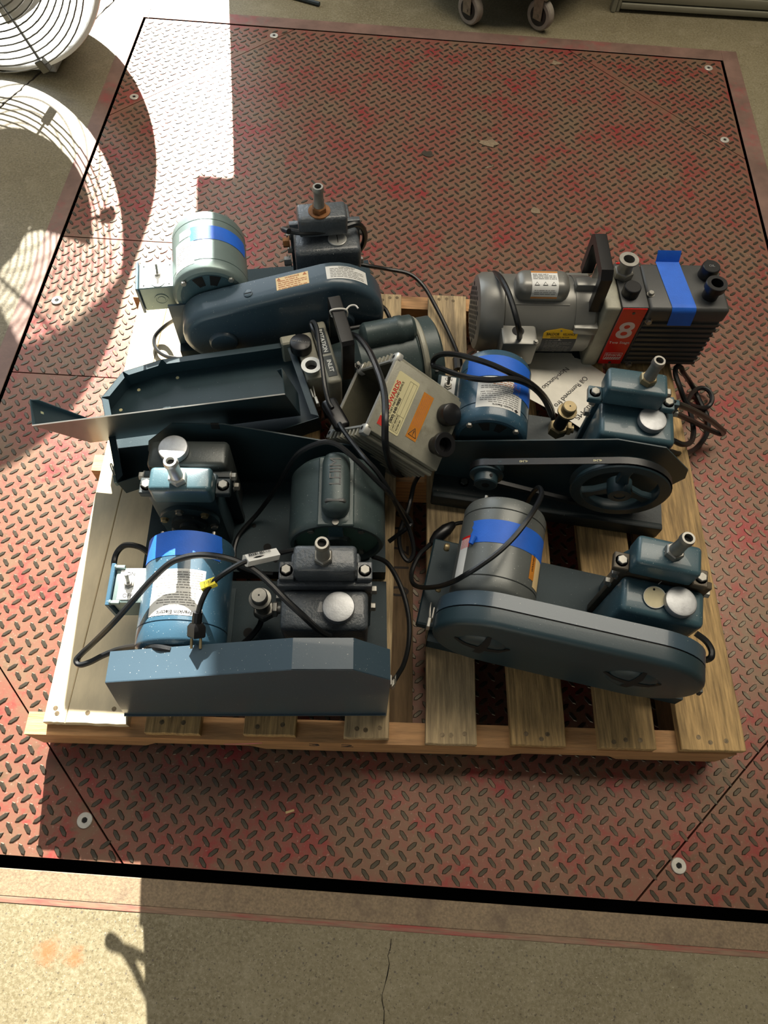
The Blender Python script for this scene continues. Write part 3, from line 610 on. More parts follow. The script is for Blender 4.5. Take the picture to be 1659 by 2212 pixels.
# ------------------------------------------------------------------ pumps
ZB = .1272
GRP = 'vacuum pumps on the pallet'
def run(name, key, parent, r=.0040, m='black_rubber', lab=None):
    bpy.context.view_layer.update(); return cord(name, CORDS[key], parent, r, m, 8, lab)
def loc(parent, key):
    bpy.context.view_layer.update(); inv = parent.matrix_world.inverted(); return [inv @ Vector(p) for p in CORDS[key]]
def guard_shell(root, poly, f, depth, m, lip=.012, bottom=True, latch=None, holes=False, wall_range=None, name=('face_panel', 'side_flange', 'return_lip'), sub=True):
    """sheet-metal belt guard: poly runs from the bottom-left corner over the top to the bottom-right; face at d=0, open side at d=depth"""
    b = MB(); b.prism(poly, f, 0, .0014); fp = part(name[0], b, m, root)
    segs = list(zip(poly, poly[1:])); cen = Vector((sum(p[0] for p in poly) / len(poly), sum(p[1] for p in poly) / len(poly)))
    for i, (p, q) in enumerate(segs):
        P, Q = Vector(p), Vector(q); e = (Q - P).normalized(); n = Vector((-e.y, e.x))
        if (cen - P).dot(n) < 0: n = -n
        k = .0013; b = MB(); b.prism([tuple(P), tuple(Q), tuple(Q + n * k), tuple(P + n * k)], f, .0003, depth); w = part(name[1], b, m, fp if sub else root)
        if lip and (Q - P).length > .04:
            b = MB(); b.prism([tuple(P + e * .001), tuple(Q - e * .001), tuple(Q + n * lip - e * lip * .8), tuple(P + n * lip + e * lip * .8)], f, depth - .0013, depth); part(name[2], b, m, fp if sub else root)
    return fp
def latch(root, p, out, along, m='steel', side=None):
    p, out, along = Vector(p), Vector(out).normalized(), Vector(along).normalized(); fr = frame(p, along, out)
    b = MB(); b.box(-.016, .006, .0005, .004, -.008, .008, .001, 1, fr); b.box(.004, .022, .003, .009, -.0065, .0065, .001, 1, fr); o = part('toggle_latch', b, m, root)
    b = MB(); b.tube([fr @ Vector(q) for q in ((.004, .006, -.006), (-.020, .009, -.006), (-.026, .008, 0), (-.020, .009, .006), (.004, .006, .006))], .0012, 6, 3); part('latch_bail', b, m, o); return o

# ---- D: front left
D = thing('vacuum_pump', 'front left vacuum pump with angular blue-grey sheet guard', 'vacuum pump', (-.416, .2157, ZB), 4.3, GRP)
D['label'] = 'front left vacuum pump with angular blue-grey sheet guard at the pallet front edge'
core(D, 'slate_cast', .085, .150, base=(.03, .45, .060, .236), nz=(.346, .177, .2795), hexm='steel', x0=.279, x1=.414)
mt = motor(D, .120, .160, .070, .062, .250, 'teal_blue', front='teal_dark')
fn = cylmap((.120, 0, .160), (0, 1, 0), .070, (0, 0, 1))
tape(mt, fn, -.088, .066, .203, .246, seed=2)
label(mt, fn, -.043, .042, .105, .180)
fnl = lambda u, v, h=.0007: fn(u, v, h)
part('fine_print', fine_print(7, .074, .0042, lambda u, v: fn(-u, .150 + (-v) * 1.0, .0007), 4), 'ink_grey', mt)
part('fine_print', fine_print(6, .060, .0040, lambda u, v: fn(-u, .122 + (-v), .0007), 9), 'ink_grey', mt)
text('Franklin Electric', .0085, 'ink', mt, None, None, None, bold=True, wrap=lambda x, y, z: fn(-x, .110 - y, .0007))
switchbox(D, -.004, .046, .152, .214, .085, .150)
b = MB(); b.cyl((.045, .183, .12), (.056, .183, .135), .014, 16); part('conduit_nipple', b, 'galv_motor', D)
b = MB(); b.box(-.012, -.005, .146, .220, .09, .156, .001, 1); part('box_cover', b, 'teal_blue', D)
for y in (.152, .214): hexbolt((-.004, y, .152), (1, 0, 0), 'galv_motor', D, .004, .014)
G1P = [(0, .0005), (.027, .205), (.305, .266), (.392, .266), (.447, .215), (.449, .0005)]
guard_shell(D, G1P, lambda a, c, d: Vector((a, .012 * c / .266 - .0005 + d, c)), .047, 'teal_sheet', 0, name=('belt_guard', 'guard_side', 'return_lip'))
b = MB(); b.box(.002, .447, -.003, .0002, .014, .0165); part('hem', b, 'teal_sheet', D)
latch(D, (.4475, .02, .16), (1, 0, .05), (0, 0, -1))
valve(D, (.237, .160, .098), (0, 0, 1), (1, 0, 0), 'steel', .078)
for x, y, r in ((.204, .138, .009), (.262, .215, .004)):
    b = MB(); b.cyl((x, y, .0352), (x, y, .0357), r, 20); part('plate_hole', b, 'hole_black', D)
run('power_cord', 'D1', D, .0055); run('power_cord', 'D2', D, .0050); run('drain_hose', 'D5', D, .0052)
run('power_cord', 'D4', D, .0044)
# loose cord with a plug lying over the motor of D
pc = run('power_cord', 'D3', D, .0042)
P = loc(D, 'D3plug'); b = MB(); b.tube([P[0], P[0].lerp(P[1], .6), P[1]], .0075, 10, 2); b.lathe(P[1], P[2] - P[1], [(0, .009), (.006, .0135), (.020, .0135), (.022, .0115)], 4); pl = part('plug', b, 'black_plastic', D)
dv = (P[3] - P[2]).normalized()
for s in (-1, 1):
    o0 = P[1] + (P[2] - P[1]) * .9 + Vector((s * .0065, 0, 0)); b = MB(); b.tube([o0, o0 + dv * .020], .0022, 6, 1); part('prong', b, 'brass_dull', pl)
for k, m_, r_ in (('D3tag', 'label_white', .0095), ('D3tag2', 'label_yellow', .0075)):
    q = loc(D, k); b = MB(); u, v, a = basis(q[1] - q[0]); ln = (q[1] - q[0]).length
    b.prism([(-r_, -r_ * .3), (-r_ * .6, -r_ * .75), (r_ * .6, -r_ * .75), (r_, r_ * .1), (r_ * .7, r_ * .6), (-r_ * .7, r_ * .7)], lambda A, B, d_: q[0] + u * A + v * B + a * d_, 0, ln, 0)
    o = part('cord_label', b, m_, D, 'white cord label with a bar code' if k == 'D3tag' else 'yellow cord label')
    w = a; up = Vector((0, 0, 1)); side = up.cross(w).normalized(); top = w.cross(side).normalized() if w.cross(side).z > 0 else -w.cross(side).normalized()
    c0 = (q[0] + q[1]) / 2 + Vector((0, 0, 1)) * r_ * 1.02
    if k == 'D3tag':
        b = MB(); rnd = random.Random(5); s = -ln * .33
        while s < ln * .33:
            w_ = rnd.choice((.0006, .0012, .0018)); b.bm.faces.new([b.bm.verts.new(c0 + w * x_ + side * y_) for x_, y_ in ((s, .001), (s + w_, .001), (s + w_, .0065), (s, .0065))]); s += w_ + rnd.choice((.0007, .0014))
        b.keep = True; part('bar_code', b, 'ink', o)
    else: text('E187', .006, 'ink', o, c0, w, side)

# ---- C: behind it, turned the other way
Cc = thing('vacuum_pump', 'vacuum pump behind the front left one, facing away, big dark motor with capacitor hump', 'vacuum pump', (-.0049, .737, ZB), 184.3, GRP)
core(Cc, 'teal_blue', .066, .120, base=(0, .448, .02, .2345), nz=(.335, .178, .2795), lean=(.0, .0), nzm='alu_bright', x0=.274, x1=.410, boxm='charcoal_gloss', flm='black_base', ux=(.284, .382), uy=(.154, .197), um='teal_paint', fh=-.014, bodym='teal_dark')
b = MB(); x, z, r, y0, y1 = .088, .158, .082, .098, .236
b.lathe((x, y0, z), (0, 1, 0), [(0, r * .6), (.004, r * .9), (.014, r), (y1 - y0 - .012, r), (y1 - y0 - .004, r * .985), (y1 - y0, r * .95), (y1 - y0, r * .88), (y1 - y0 - .010, r * .86), (y1 - y0 - .010, r * .30), (y1 - y0 - .002, r * .26)], 56); cm = part('motor', b, 'elmo_motor', Cc)
for k in range(4):
    a = math.pi / 4 + k * math.pi / 2; hexbolt((x + math.cos(a) * r * .72, y1 - .010, z + math.sin(a) * r * .72), (0, 1, 0), 'steel', cm, .006, .006)
b = MB(); b.patch(lambda u, v: Vector((x + math.cos(u) * v, y1 - .0094, z + math.sin(u) * v)), 40, 1, 0, 2 * math.pi, r * .30, r * .855); part('end_disc', b, 'green_sheen', cm, 'motor end with a pale green reflection in its colour')
b = MB(); b.box(x - .012, x + .012, y1 - .012, y1 - .002, z + .030, z + r * .84, .001, 1); part('end_rib', b, 'teal_paint', cm)
b = MB(); b.box(x - .023, x + .023, .112, .226, .225, .272, .019, 4); cp = part('capacitor_cover', b, 'elmo_motor', cm)
b = MB(); b.box(x - .030, x + .030, .108, .236, .232, .237, .002, 1); part('cover_flange', b, 'elmo_motor', cp)
b = MB(); b.box(x - .0234, x + .0234, .2045, .2115, .2246, .2726, .0035, 2)
for v in b.bm.verts:
    if v.co.z > .25: k_ = (v.co.z - .25) / .0226; v.co.x = x + (v.co.x - x) * math.sqrt(max(.1, 1 - .68 * k_ * k_))
part('cover_band', b, 'charcoal', cp)
b = MB(); b.cyl((x, .231, .236), (x, .231, .240), .0055, 16); part('screw', b, 'steel', cp)
text('LEIIM', .027, 'charcoal', cp, (x, .156, .2722), (0, -1, 0), (1, 0, 0), sx=.85)
b = MB(); b.box(x - .062, x + .062, .11, .22, .0352, .039); b.box(x - .058, x - .050, .12, .21, .038, .10); b.box(x + .050, x + .058, .12, .21, .038, .10); part('motor_foot', b, 'teal_dark', Cc)
BP = [(0, .02), (.0, .150), (.060, .170), (.285, .236), (.372, .236), (.426, .178), (.434, .150), (.434, .02)]
b = MB(); b.prism(BP, fXZ, .042, .0445); bp_ = part('back_plate', b, 'teal_dark', Cc)
b = MB(); b.box(.292, .306, .0415, .0452, .222, .2362); part('slot', b, 'hole_black', bp_)
for x_, y_, r_ in ((.250, .150, .004), (.222, .195, .0075), (.205, .222, .004), (.252, .235, .0045)):
    b = MB(); b.cyl((x_, y_ - .01, .0352), (x_, y_ - .01, .0357), r_, 20); part('plate_hole', b, 'hole_black', Cc)
run('power_cord', 'C1', Cc, .0044); run('power_cord', 'C2', Cc, .0044)

# ---- A: back left
A = thing('vacuum_pump', 'back left vacuum pump with rounded teal belt guard, silvery motor and rusty hose nozzle', 'vacuum pump', (-.471, .969, ZB), 12, GRP)
core(A, 'slate_cast', .070, .140, nz=(.334, .121, .2795), hexm='rust', washer='rust', cap=False, uy=(.098, .148), ux=(.290, .388), tabs=False, base=(.01, .45, .01, .235), zt=.224)
b = MB(); b.lathe((.366, .100, .2235), (0, 0, 1), [(0, .019), (.004, .019), (.0048, .0178)], 32); o = part('filler_plug', b, 'alu_bright', A)
b = MB(); b.box(.3653, .3667, .088, .112, .2278, .2288); part('slot', b, 'hole_black', o)
mt = motor(A, .100, .160, .076, .036, .203, 'galv_motor', front='teal_paint', bell=.028)
fn = cylmap((.100, 0, .160), (0, 1, 0), .076, (0, 0, 1))
tape(mt, fn, -.026, .102, .118, .156, seed=4); label(mt, fn, -.068, -.020, .056, .130, 'label_white'); label(mt, fn, -.055, -.026, .135, .156, 'label_white')
part('fine_print', fine_print(8, .04, .0055, lambda u, v: fn(-.044 + u, .112 + v, .0007), 14), 'ink_grey', mt)
b = MB(); b.box(-.040, .030, .052, .122, .120, .182, .002, 1); sb = part('switch_box', b, 'galv_motor', A)
b = MB(); b.box(-.046, -.0405, .049, .125, .117, .185, .001, 1); part('box_cover', b, 'teal_blue', sb)
b = MB(); b.prism([(math.cos(t) * .014 - .002, (.020 if math.sin(t) > 0 else -.020) + math.sin(t) * .014 + .088) for t in [i * math.pi / 10 for i in range(20)]], fXY, .1821, .1832); part('switch_plate', b, 'label_white', sb)
b = MB(); b.cyl((-.002, .088, .183), (-.002, .088, .188), .006, 12); b.cyl((-.002, .088, .187), (-.001, .096, .202), .0025, 10); part('toggle', b, 'steel', sb)
b = MB(); b.lathe((-.002, .0518, .150), (0, -1, 0), [(0, .014), (.001, .014), (.001, .011), (.0003, .0105), (.0003, .008), (.001, .0075)], 24); part('knockout', b, 'galv_motor', sb)
for x, y in ((-.03, .06), (-.03, .112), (.02, .06), (.022, .112)):
    b = MB(); b.cyl((x, y, .1818), (x, y, .1824), .0018, 8); part('screw_hole', b, 'hole_black', sb)
def taper(c0, r0, c1, r1, n=18):
    d = c1[0] - c0[0]; h = c1[1] - c0[1]; L = math.hypot(d, h); th = math.atan2(h, d); al = math.acos((r0 - r1) / L)
    p = []
    for i in range(n + 1): t = th + al + (2 * math.pi - 2 * al) * i / n; p.append((c0[0] + math.cos(t) * r0, c0[1] + math.sin(t) * r0))
    for i in range(n + 1): t = th - al + 2 * al * i / n; p.append((c1[0] + math.cos(t) * r1, c1[1] + math.sin(t) * r1))
    return p
GA = taper((.104, .112), .071, (.345, .130), .103)
b = MB(); b.prism(GA, fXZ, .030, -.030, .016, 4); ga = part('belt_guard', b, 'teal_sheet', A)
for cx, cz in ((.112, .100), (.356, .128)):
    b = MB(); b.lathe((cx, -.027, cz), (0, -1, 0), [(0, .030), (.006, .029), (.011, .026), (.0125, .02)], 36); part('guard_boss', b, 'teal_sheet', ga)
def big(u, v, h=0): t = math.pi / 2 - u / .103; return Vector((.345 + math.cos(t) * (.103 + h), v, .130 + math.sin(t) * (.103 + h)))
o = label(ga, big, -.012, .074, -.013, .020); part('fine_print', fine_print(6, .07, .0042, lambda u, v: big(.031 + u, .012 + v, .0007), 3), 'ink_grey', ga)
text('AVERTISSEMENT', .0048, 'ink', ga, None, None, None, wrap=lambda x, y, z: big(.031 + x, .0165 + y, .0007))
t0 = math.atan2(.018, .241); al = math.acos((.071 - .103) / math.hypot(.241, .018)); ph = t0 + al
q0 = Vector((.104 + math.cos(ph) * .071, 0, .112 + math.sin(ph) * .071)); q1 = Vector((.345 + math.cos(ph) * .103, 0, .130 + math.sin(ph) * .103)); eu = (q1 - q0).normalized(); en = Vector((math.cos(ph), 0, math.sin(ph)))
flat = lambda u, v, h=0: q1 + eu * u + Vector((0, v, 0)) + en * h
b = MB(); b.lathe(flat(-.150, -.002, .0), en, [(0, .009), (.002, .009), (.0024, .008)], 20); o = part('screw', b, 'teal_sheet', ga)
b = MB(); b.box(-.0075, .0075, -.001, .001, 0, .0006, mx=frame(flat(-.150, -.002, .0022), eu, (0, 1, 0))); part('slot', b, 'hole_black', o)
label(ga, flat, -.092, -.026, -.012, .020, 'label_peach'); part('fine_print', fine_print(5, .058, .0050, lambda u, v: flat(-.059 + u, .009 + v, .0007), 8), 'ink_brown', ga)
text('WARNING', .006, 'ink_brown', ga, flat(-.059, .0155, .0007), eu, (0, 1, 0))
for u in (-.086, -.033):
    b = MB(); b.prism([(-.004, -.003), (.004, -.003), (0, .0045)], lambda a, c, d_: flat(u + a, .0155 + c, .0004 + d_), 0, .0004); part('warning_triangle', b, 'ink_brown', ga)
b = MB(); b.box(.01, .44, .031, .036, .02, .150); part('guard_back_plate', b, 'teal_sheet', A)
hexbolt((.268, .13, .20), (-1, 0, 0), 'rust', A, .010, .012); hexbolt((.268, .13, .15), (-1, 0, 0), 'steel', A, .010, .014)
run('power_cord', 'A1', A, .0058); run('power_cord', 'A2', A, .0046); run('power_cord', 'A3', A, .0044); run('power_cord', 'A4', A, .0046)
P = loc(A, 'PLUG'); b = MB(); b.tube([P[0], P[1]], .011, 10, 1); pl = part('plug', b, 'black_plastic', A); b = MB(); b.tube([P[1], P[1] + (P[1] - P[0]).normalized() * .016], .0022, 6, 1); part('prong', b, 'brass_dull', pl)

# ---- E: right middle, belt exposed
Ee = thing('vacuum_pump', 'right middle vacuum pump with exposed belt and spoked pulley before a dark back plate', 'vacuum pump', (.0935, .6823, ZB), -4.8, GRP)
core(Ee, 'teal_paint', .060, .138, base=(0, .452, .0, .216), basem='black_base', nz=(.337, .143, .2795), lean=(.02, 0), hexm='brass_dull', uy=(.116, .166), ux=(.270, .375), x0=.274, x1=.408, tabs=True, flm='teal_paint')
b = MB(); b.box(0, .453, -.012, .003, 0, .038, .004, 2); b.box(.0, .453, .060, .066, .034, .042, .002, 1); part('front_rail', b, 'black_base', Ee)
b = MB(); b.prism([(0, .036), (.0, .150), (.020, .160), (.300, .240), (.385, .236), (.446, .178), (.452, .15), (.40, .036)], fXZ, .040, .0425); ep = part('back_plate', b, 'teal_dark', Ee)
mt = motor(Ee, .087, .160, .069, .056, .216, 'teal_blue', front='teal_dark')
fn = cylmap((.087, 0, .160), (0, 1, 0), .069, (0, 0, 1))
tape(mt, fn, -.066, .074, .150, .198, seed=6); tape(mt, fn, .030, .085, .118, .152, seed=7, nu=8)
label(mt, fn, -.038, .050, .080, .148)
part('fine_print', fine_print(3, .078, .0045, lambda u, v: fn(.006 - u, .132 - v, .0007), 4), 'ink_brown', mt)
part('fine_print', fine_print(9, .074, .0045, lambda u, v: fn(.006 - u, .092 - v, .0007), 12), 'ink_grey', mt)
text('Franklin Electric', .0062, 'ink', mt, None, None, None, bold=True, wrap=lambda x, y, z: fn(.012 - x, .0855 - y, .0007))
b = MB(); b.prism([(.034, .084), (.039, .088), (.044, .084), (.039, .080)], lambda a, c, d_: fn(a, c, .0005 + d_), 0, .0002); part('logo_mark', b, 'ink', mt)
switchbox(Ee, -.022, .022, .160, .222, .075, .120, 'teal_dark')
pw = thing  # pulley, hub and belt
b = MB(); X, Y, Z = .327, -.006, .163
b.lathe((X, Y + .011, Z), (0, -1, 0), [(0, .066), (0, .083), (.002, .0865), (.008, .080), (.014, .080), (.020, .0865), (.022, .084), (.022, .068), (.018, .066), (.004, .066), (0, .066)], 64, (False, False)); pu = part('pulley', b, 'teal_dark', Ee)
b = MB()
for k in range(3):
    a = R(95 + 120 * k); c, s = math.cos(a), math.sin(a); pr = lambda t, w: (X + c * t - s * w, Z + s * t + c * w)
    b.prism([pr(.012, -.012), pr(.045, -.008), pr(.069, -.013), pr(.069, .013), pr(.045, .008), pr(.012, .012)], fXZ, Y + .006, Y - .006, .002, 1)
part('spoke', b, 'teal_dark', pu)
b = MB(); b.lathe((X, Y + .010, Z), (0, -1, 0), [(0, .022), (.018, .022), (.026, .0205), (.030, .0195), (.030, .010), (.027, .010)], 32); hb = part('hub', b, 'teal_dark', pu); b = MB(); b.cyl((X, Y - .016, Z), (X, Y - .0185, Z), .0095, 20); part('shaft_end', b, 'charcoal_gloss', hb)
b = MB(); b.cyl((X + .0215 * .8, Y - .012, Z + .0215 * .6), (X + .0225 * .8, Y - .012, Z + .0225 * .6), .003, 10); part('set_screw', b, 'hole_black', hb)
x2, z2 = .090, .150
b = MB(); b.lathe((x2, Y + .010, z2), (0, -1, 0), [(0, .024), (.002, .031), (.008, .026), (.012, .026), (.018, .031), (.021, .030), (.023, .022), (.038, .021), (.040, .019)], 40); sp = part('motor_pulley', b, 'teal_dark', Ee); b = MB(); b.cyl((x2, Y - .0298, z2), (x2, Y - .0305, z2), .007, 16); part('shaft_end', b, 'hole_black', sp)
b = MB(); b.cyl((x2 + .006, Y - .020, z2 + .0205), (x2 + .006, Y - .020, z2 + .0218), .0030, 10); part('set_screw', b, 'hole_black', sp)
bo = taper((x2, z2), .0315, (X, Z), .0885, 24); bi = taper((x2, z2), .0255, (X, Z), .0815, 24)
b = MB(); n = len(bo); vs = [[b.bm.verts.new((p[0], y_, p[1])) for p in L_] for L_, y_ in ((bo, Y + .0065), (bo, Y - .0065), (bi, Y - .004), (bi, Y + .004))]
for j in range(4):
    for i in range(n): b.bm.faces.new((vs[j][i], vs[j][(i + 1) % n], vs[(j + 1) % 4][(i + 1) % n], vs[(j + 1) % 4][i]))
bl = part('drive_belt', b, 'black_rubber', Ee)
d_, h_ = X - x2, Z - z2; ph = math.atan2(h_, d_) + math.acos((.0315 - .0885) / math.hypot(d_, h_)); s0 = Vector((x2 + math.cos(ph) * .0315, Y, z2 + math.sin(ph) * .0315)); s1 = Vector((X + math.cos(ph) * .0885, Y, Z + math.sin(ph) * .0885)); eb = (s1 - s0).normalized(); nb = Vector((math.cos(ph), 0, math.sin(ph)))
for t_, tx, m_ in ((.84, '4L340', 'label_cream'), (.30, '4L340', 'label_cream'), (.12, '////', 'teal_paint')):
    text(tx, .0058, m_, bl, s0.lerp(s1, t_) + nb * .0003, -eb, (0, -1, 0)); 
for x, y in ((.060, .030), (.405, .030)): hexbolt((x, y, .035), (0, 0, 1), 'charcoal_gloss', Ee, .008, .006)
valve(Ee, (.228, .150, .098), (.06, 0, 1), (1, 0, 0), 'brass_dull', .084)
b = MB(); b.cyl((.168, .150, .0352), (.168, .150, .0357), .0045, 16); part('plate_hole', b, 'hole_black', Ee)
b = MB(); b.hexa((.375, .150, .243), (1, 0, 0), .011, .016); part('hose_fitting', b, 'steel', Ee)
run('power_cord', 'E1', Ee, .0055); run('power_cord', 'E2', Ee, .0048); run('drain_hose', 'R1', Ee, .0062)

# ---- F: front right
F_ = thing('vacuum_pump', 'front right vacuum pump with long round-ended dark belt guard and plain grey motor', 'vacuum pump', (.0984, .3773, ZB), -9.1, GRP)
core(F_, 'teal_paint', .060, .123, base=(-.004, .45, .0, .200), nz=(.330, .146, .2795), lean=(.02, 0), uy=(.118, .168), ux=(.277, .376), x0=.276, x1=.406, flm='flange_brown', basem='teal_base')
mt = motor(F_, .083, .160, .071, .040, .214, 'grey_motor', front='grey_motor', bell=.026)
fn = cylmap((.083, 0, .160), (0, 1, 0), .071, (0, 0, 1))
tape(mt, fn, -.062, .088, .124, .166, seed=9)
b = MB(); b.lathe(fn(-.056, .120, .005), (.2, 1, .2), [(0, .004), (.014, .0055)], 14, (False, False)); part('tape_curl', b, 'tape', mt, 'curled end of the blue tape')
label(mt, fn, -.088, -.066, .060, .136, 'label_white'); label(mt, fn, -.086, -.064, .118, .140, 'red_strip', lab='red top of the left motor label')
label(mt, fn, .062, .084, .072, .132, 'label_peach'); label(mt, fn, .050, .063, .082, .134, 'label_orange', lab='orange warning band')
text('WARNING', .0065, 'ink', mt, None, None, None, wrap=lambda x, y, z: fn(.0565 - y, .112 + x, .0007))
b = MB(); b.box(-.030, .020, .020, .190, .036, .060, .003, 1); part('junction_bracket', b, 'teal_base', F_)
for y in (.075, .155): b = MB(); b.lathe((.0, y, .105), (-1, 0, 0), [(0, .006), (.003, .0075), (.008, .007), (.010, .004)], 14); part('cable_gland', b, 'brass_dull', F_)
ST = taper((.093, .150), .0955, (.334, .150), .0965, 22)
b = MB(); b.prism(ST, fXZ, .034, .010, .0, 1); gb = part('guard_back', b, 'teal_sheet', F_)
b = MB(); b.prism([(p[0] * .985 + .003, (p[1] - .150) * .985 + .150) for p in ST], fXZ, .011, .007); part('guard_seam', b, 'hole_black', gb)
b = MB(); b.prism(ST, fXZ, .0075, -.022, .010, 4); gf = part('belt_guard', b, 'teal_dark', F_)
for cx in (.080, .322):
    b = MB(); b.lathe((cx, -.0215, .150), (0, -1, 0), [(0, .040), (.0035, .036), (.006, .028), (.007, .015)], 40); bo_ = part('guard_boss', b, 'teal_dark', gf)
    b = MB(); RH = ((0, .0074), (.015, .0072), (.028, .0062), (.036, .0037), (.046, .0002))
    for a in (R(8), R(-98), R(172), R(82)):
        c, s = math.cos(a), math.sin(a); W_ = (.0078, .0068, .0058, .0048, .0032)
        for (r0, h0), (r1, h1), w0, w1 in zip(RH, RH[1:], W_, W_[1:]):
            q = [(r0, -w0, h0), (r1, -w1, h1), (r1, w1, h1), (r0, w0, h0)]
            b.bm.faces.new([b.bm.verts.new((cx + c * t - s * w, -.0222 - h, .150 + s * t + c * w)) for t, w, h in q])
    b.keep = True
    part('cross_slot', b, 'hole_black', bo_)
latch(F_, (-.004, .006, .145), (-1, 0, 0), (0, -1, .2)); latch(F_, (.431, .006, .130), (1, 0, 0), (0, -1, .2), 'charcoal_gloss')
run('power_cord', 'F1', F_, .0044); run('power_cord', 'F1a', F_, .0040); run('drain_hose', 'F2', F_, .0058)
P = loc(F_, 'F1sw'); b = MB(); d_ = (P[1] - P[0]).normalized(); ln = (P[1] - P[0]).length; b.lathe(P[0], d_, [(0, .004), (.004, .007), (ln * .3, .0125), (ln * .65, .0125), (ln - .004, .007), (ln, .0045)], 20); part('inline_switch', b, 'black_plastic', F_)
o = F_

# ---- G: back right, red stripe
Gg = thing('vacuum_pump', 'charcoal finned vacuum pump with red stripe numbered 8 at the back right corner', 'vacuum pump', (.452, 1.055, ZB), 4.3, GRP)
b = MB(); b.box(-.034, .0, -.004, .126, .004, .186, .006, 3); part('mounting_flange', b, 'cast_alu', Gg)
b = MB(); b.box(.001, .056, 0, .122, .012, .186, .002, 2); mod = part('pump_module', b, 'charcoal', Gg)
b = MB(); b.box(.0025, .054, -.0022, .0006, .010, .184, .001, 1); rs = part('red_stripe', b, 'red_strip', Gg, 'glossy red front stripe'); b = MB(); b.box(.006, .05, .119, .1236, .010, .188, .001, 1); part('red_stripe', b, 'red_strip', Gg, 'red stripe on the back side')
text('8', .068, 'ink_pale', rs, (.028, -.0026, .118), (1, 0, 0), (0, 0, 1), bold=True, sx=1.05)
text('Two Stage', .0105, 'ink_pale', rs, (.028, -.0026, .082), (1, 0, 0), (0, 0, 1))
b = MB(); b.box(.009, .047, -.0029, -.0022, .026, .0266); b.box(.009, .047, -.0029, -.0022, .0475, .0481); b.box(.009, .0096, -.0029, -.0022, .026, .048); b.box(.0464, .047, -.0029, -.0022, .026, .048)
for k in range(7): b.prism([(.011 + k * .005, .0275), (.0135 + k * .005, .0275), (.0165 + k * .005, .035), (.014 + k * .005, .035)], fXZ, -.0029, -.0023)
part('logo_frame', b, 'ink_white', rs)
text('Edwards', .0098, 'ink_white', rs, (.028, -.0026, .0415), (1, 0, 0), (0, 0, 1))
for z in (.172, .016): b = MB(); b.cyl((.028, -.0022, z), (.028, -.0034, z), .0032, 12); part('screw', b, 'charcoal_gloss', rs)
b = MB(); b.box(.057, .220, .001, .118, .006, .150, .002, 1); ox = part('oil_box', b, 'charcoal', Gg)
b = MB(); b.box(.057, .224, -.004, .124, .148, .187, .008, 3); part('oil_box_lid', b, 'charcoal', ox)
for k in range(9):
    z = .012 + k * .0152; b = MB(); b.box(.060, .221, -.003, .122, z, z + .0090, .0018, 2); part('cooling_fin', b, 'charcoal', ox)
for z, x in ((.150, .066), (.012, .072), (.187, .064)): hexbolt((x, -.004 if z < .18 else .035, z + .001), (0, -1, 0) if z < .18 else (0, 0, 1), 'steel', ox, .0062, .006)
def cap(root, p, r, h, m='black_plastic', name='oil_cap', hole=False):
    b = MB(); pr = [(0, r * .92), (.002, r), (h - .003, r), (h - .001, r * .96), (h, r * .88)]
    if hole: pr = [(0, r * .74), (h * .45, r * .74), (h * .5, r * .84), (h * .62, r * .84), (h * .66, r), (h - .001, r), (h, r * .96), (h, r * .58), (h * .4, r * .55)]
    b.lathe(p, (0, 0, 1), pr, 36); o = part(name, b, m, root)
    if hole: b = MB(); b.cyl(Vector(p) + Vector((0, 0, h * .4)), Vector(p) + Vector((0, 0, h * .41)), r * .53, 20); part('bore', b, 'hole_black', o)
    return o
c1 = cap(Gg, (.192, .090, .186), .0185, .028); text('OIL', .008, 'ink_grey', c1, (.192, .090, .2142), (1, 0, 0), (0, 1, 0))
cap(Gg, (.186, .033, .186), .0215, .038, name='exhaust_port', hole=True); cap(Gg, (.021, .036, .186), .0175, .022, name='gas_ballast_cap')
b = MB(); b.hexa((.014, .088, .186), (0, 0, 1), .021, .016); b.lathe((.014, .088, .20), (0, 0, 1), [(0, .016), (.010, .014), (.020, .014), (.026, .020), (.030, .020), (.030, .0115), (.008, .0105)], 36); o = part('inlet_flange', b, 'steel', Gg)
b = MB(); b.cyl((.014, .088, .208), (.014, .088, .209), .0102, 20); part('bore', b, 'hole_black', o)
MX, MY, MZ, MR = 0, .060, .100, .080
b = MB(); b.lathe((-.236, MY, MZ), (1, 0, 0), [(0, MR * .96), (.004, MR), (.146, MR), (.146, MR * .97), (.150, MR * .97), (.150, MR * 1.0), (.191, MR * .98), (.201, MR * .86)], 56); mt = part('motor', b, 'silver_grey', Gg)
b = MB(); b.lathe((-.287, MY, MZ), (1, 0, 0), [(0, MR * .80), (.004, MR * .95), (.014, MR * 1.03), (.052, MR * 1.05), (.053, MR * 1.0)], 56); fc = part('fan_cowl', b, 'silver_grey', mt)
b = MB()
for k in range(9):
    for j in range(9):
        y, z = (k - 4) * .014, (j - 4) * .014
        if math.hypot(y, z) < MR * .78: b.cyl((-.2876, MY + y, MZ + z), (-.2870, MY + y, MZ + z), .0046, 8)
part('vent_holes', b, 'hole_black', fc)
for y, z in ((-.066, .03), (.0, .084), (.07, .03)): b = MB(); b.box(-.088, -.036, MY + y - .011, MY + y + .011, MZ + z - .011, MZ + z + .011, .004, 2); part('clamp_lug', b, 'silver_grey', mt)
b = MB(); b.box(-.214, -.103, .024, .084, .158, .210, .019, 4); cp = part('capacitor_cover', b, 'silver_grey', mt)
b = MB(); b.prism([(-.236, .054), (-.216, .018), (-.100, .018), (-.080, .054), (-.100, .090), (-.216, .090)], fXY, .164, .170, .001, 1); part('cover_flange', b, 'silver_grey', cp)
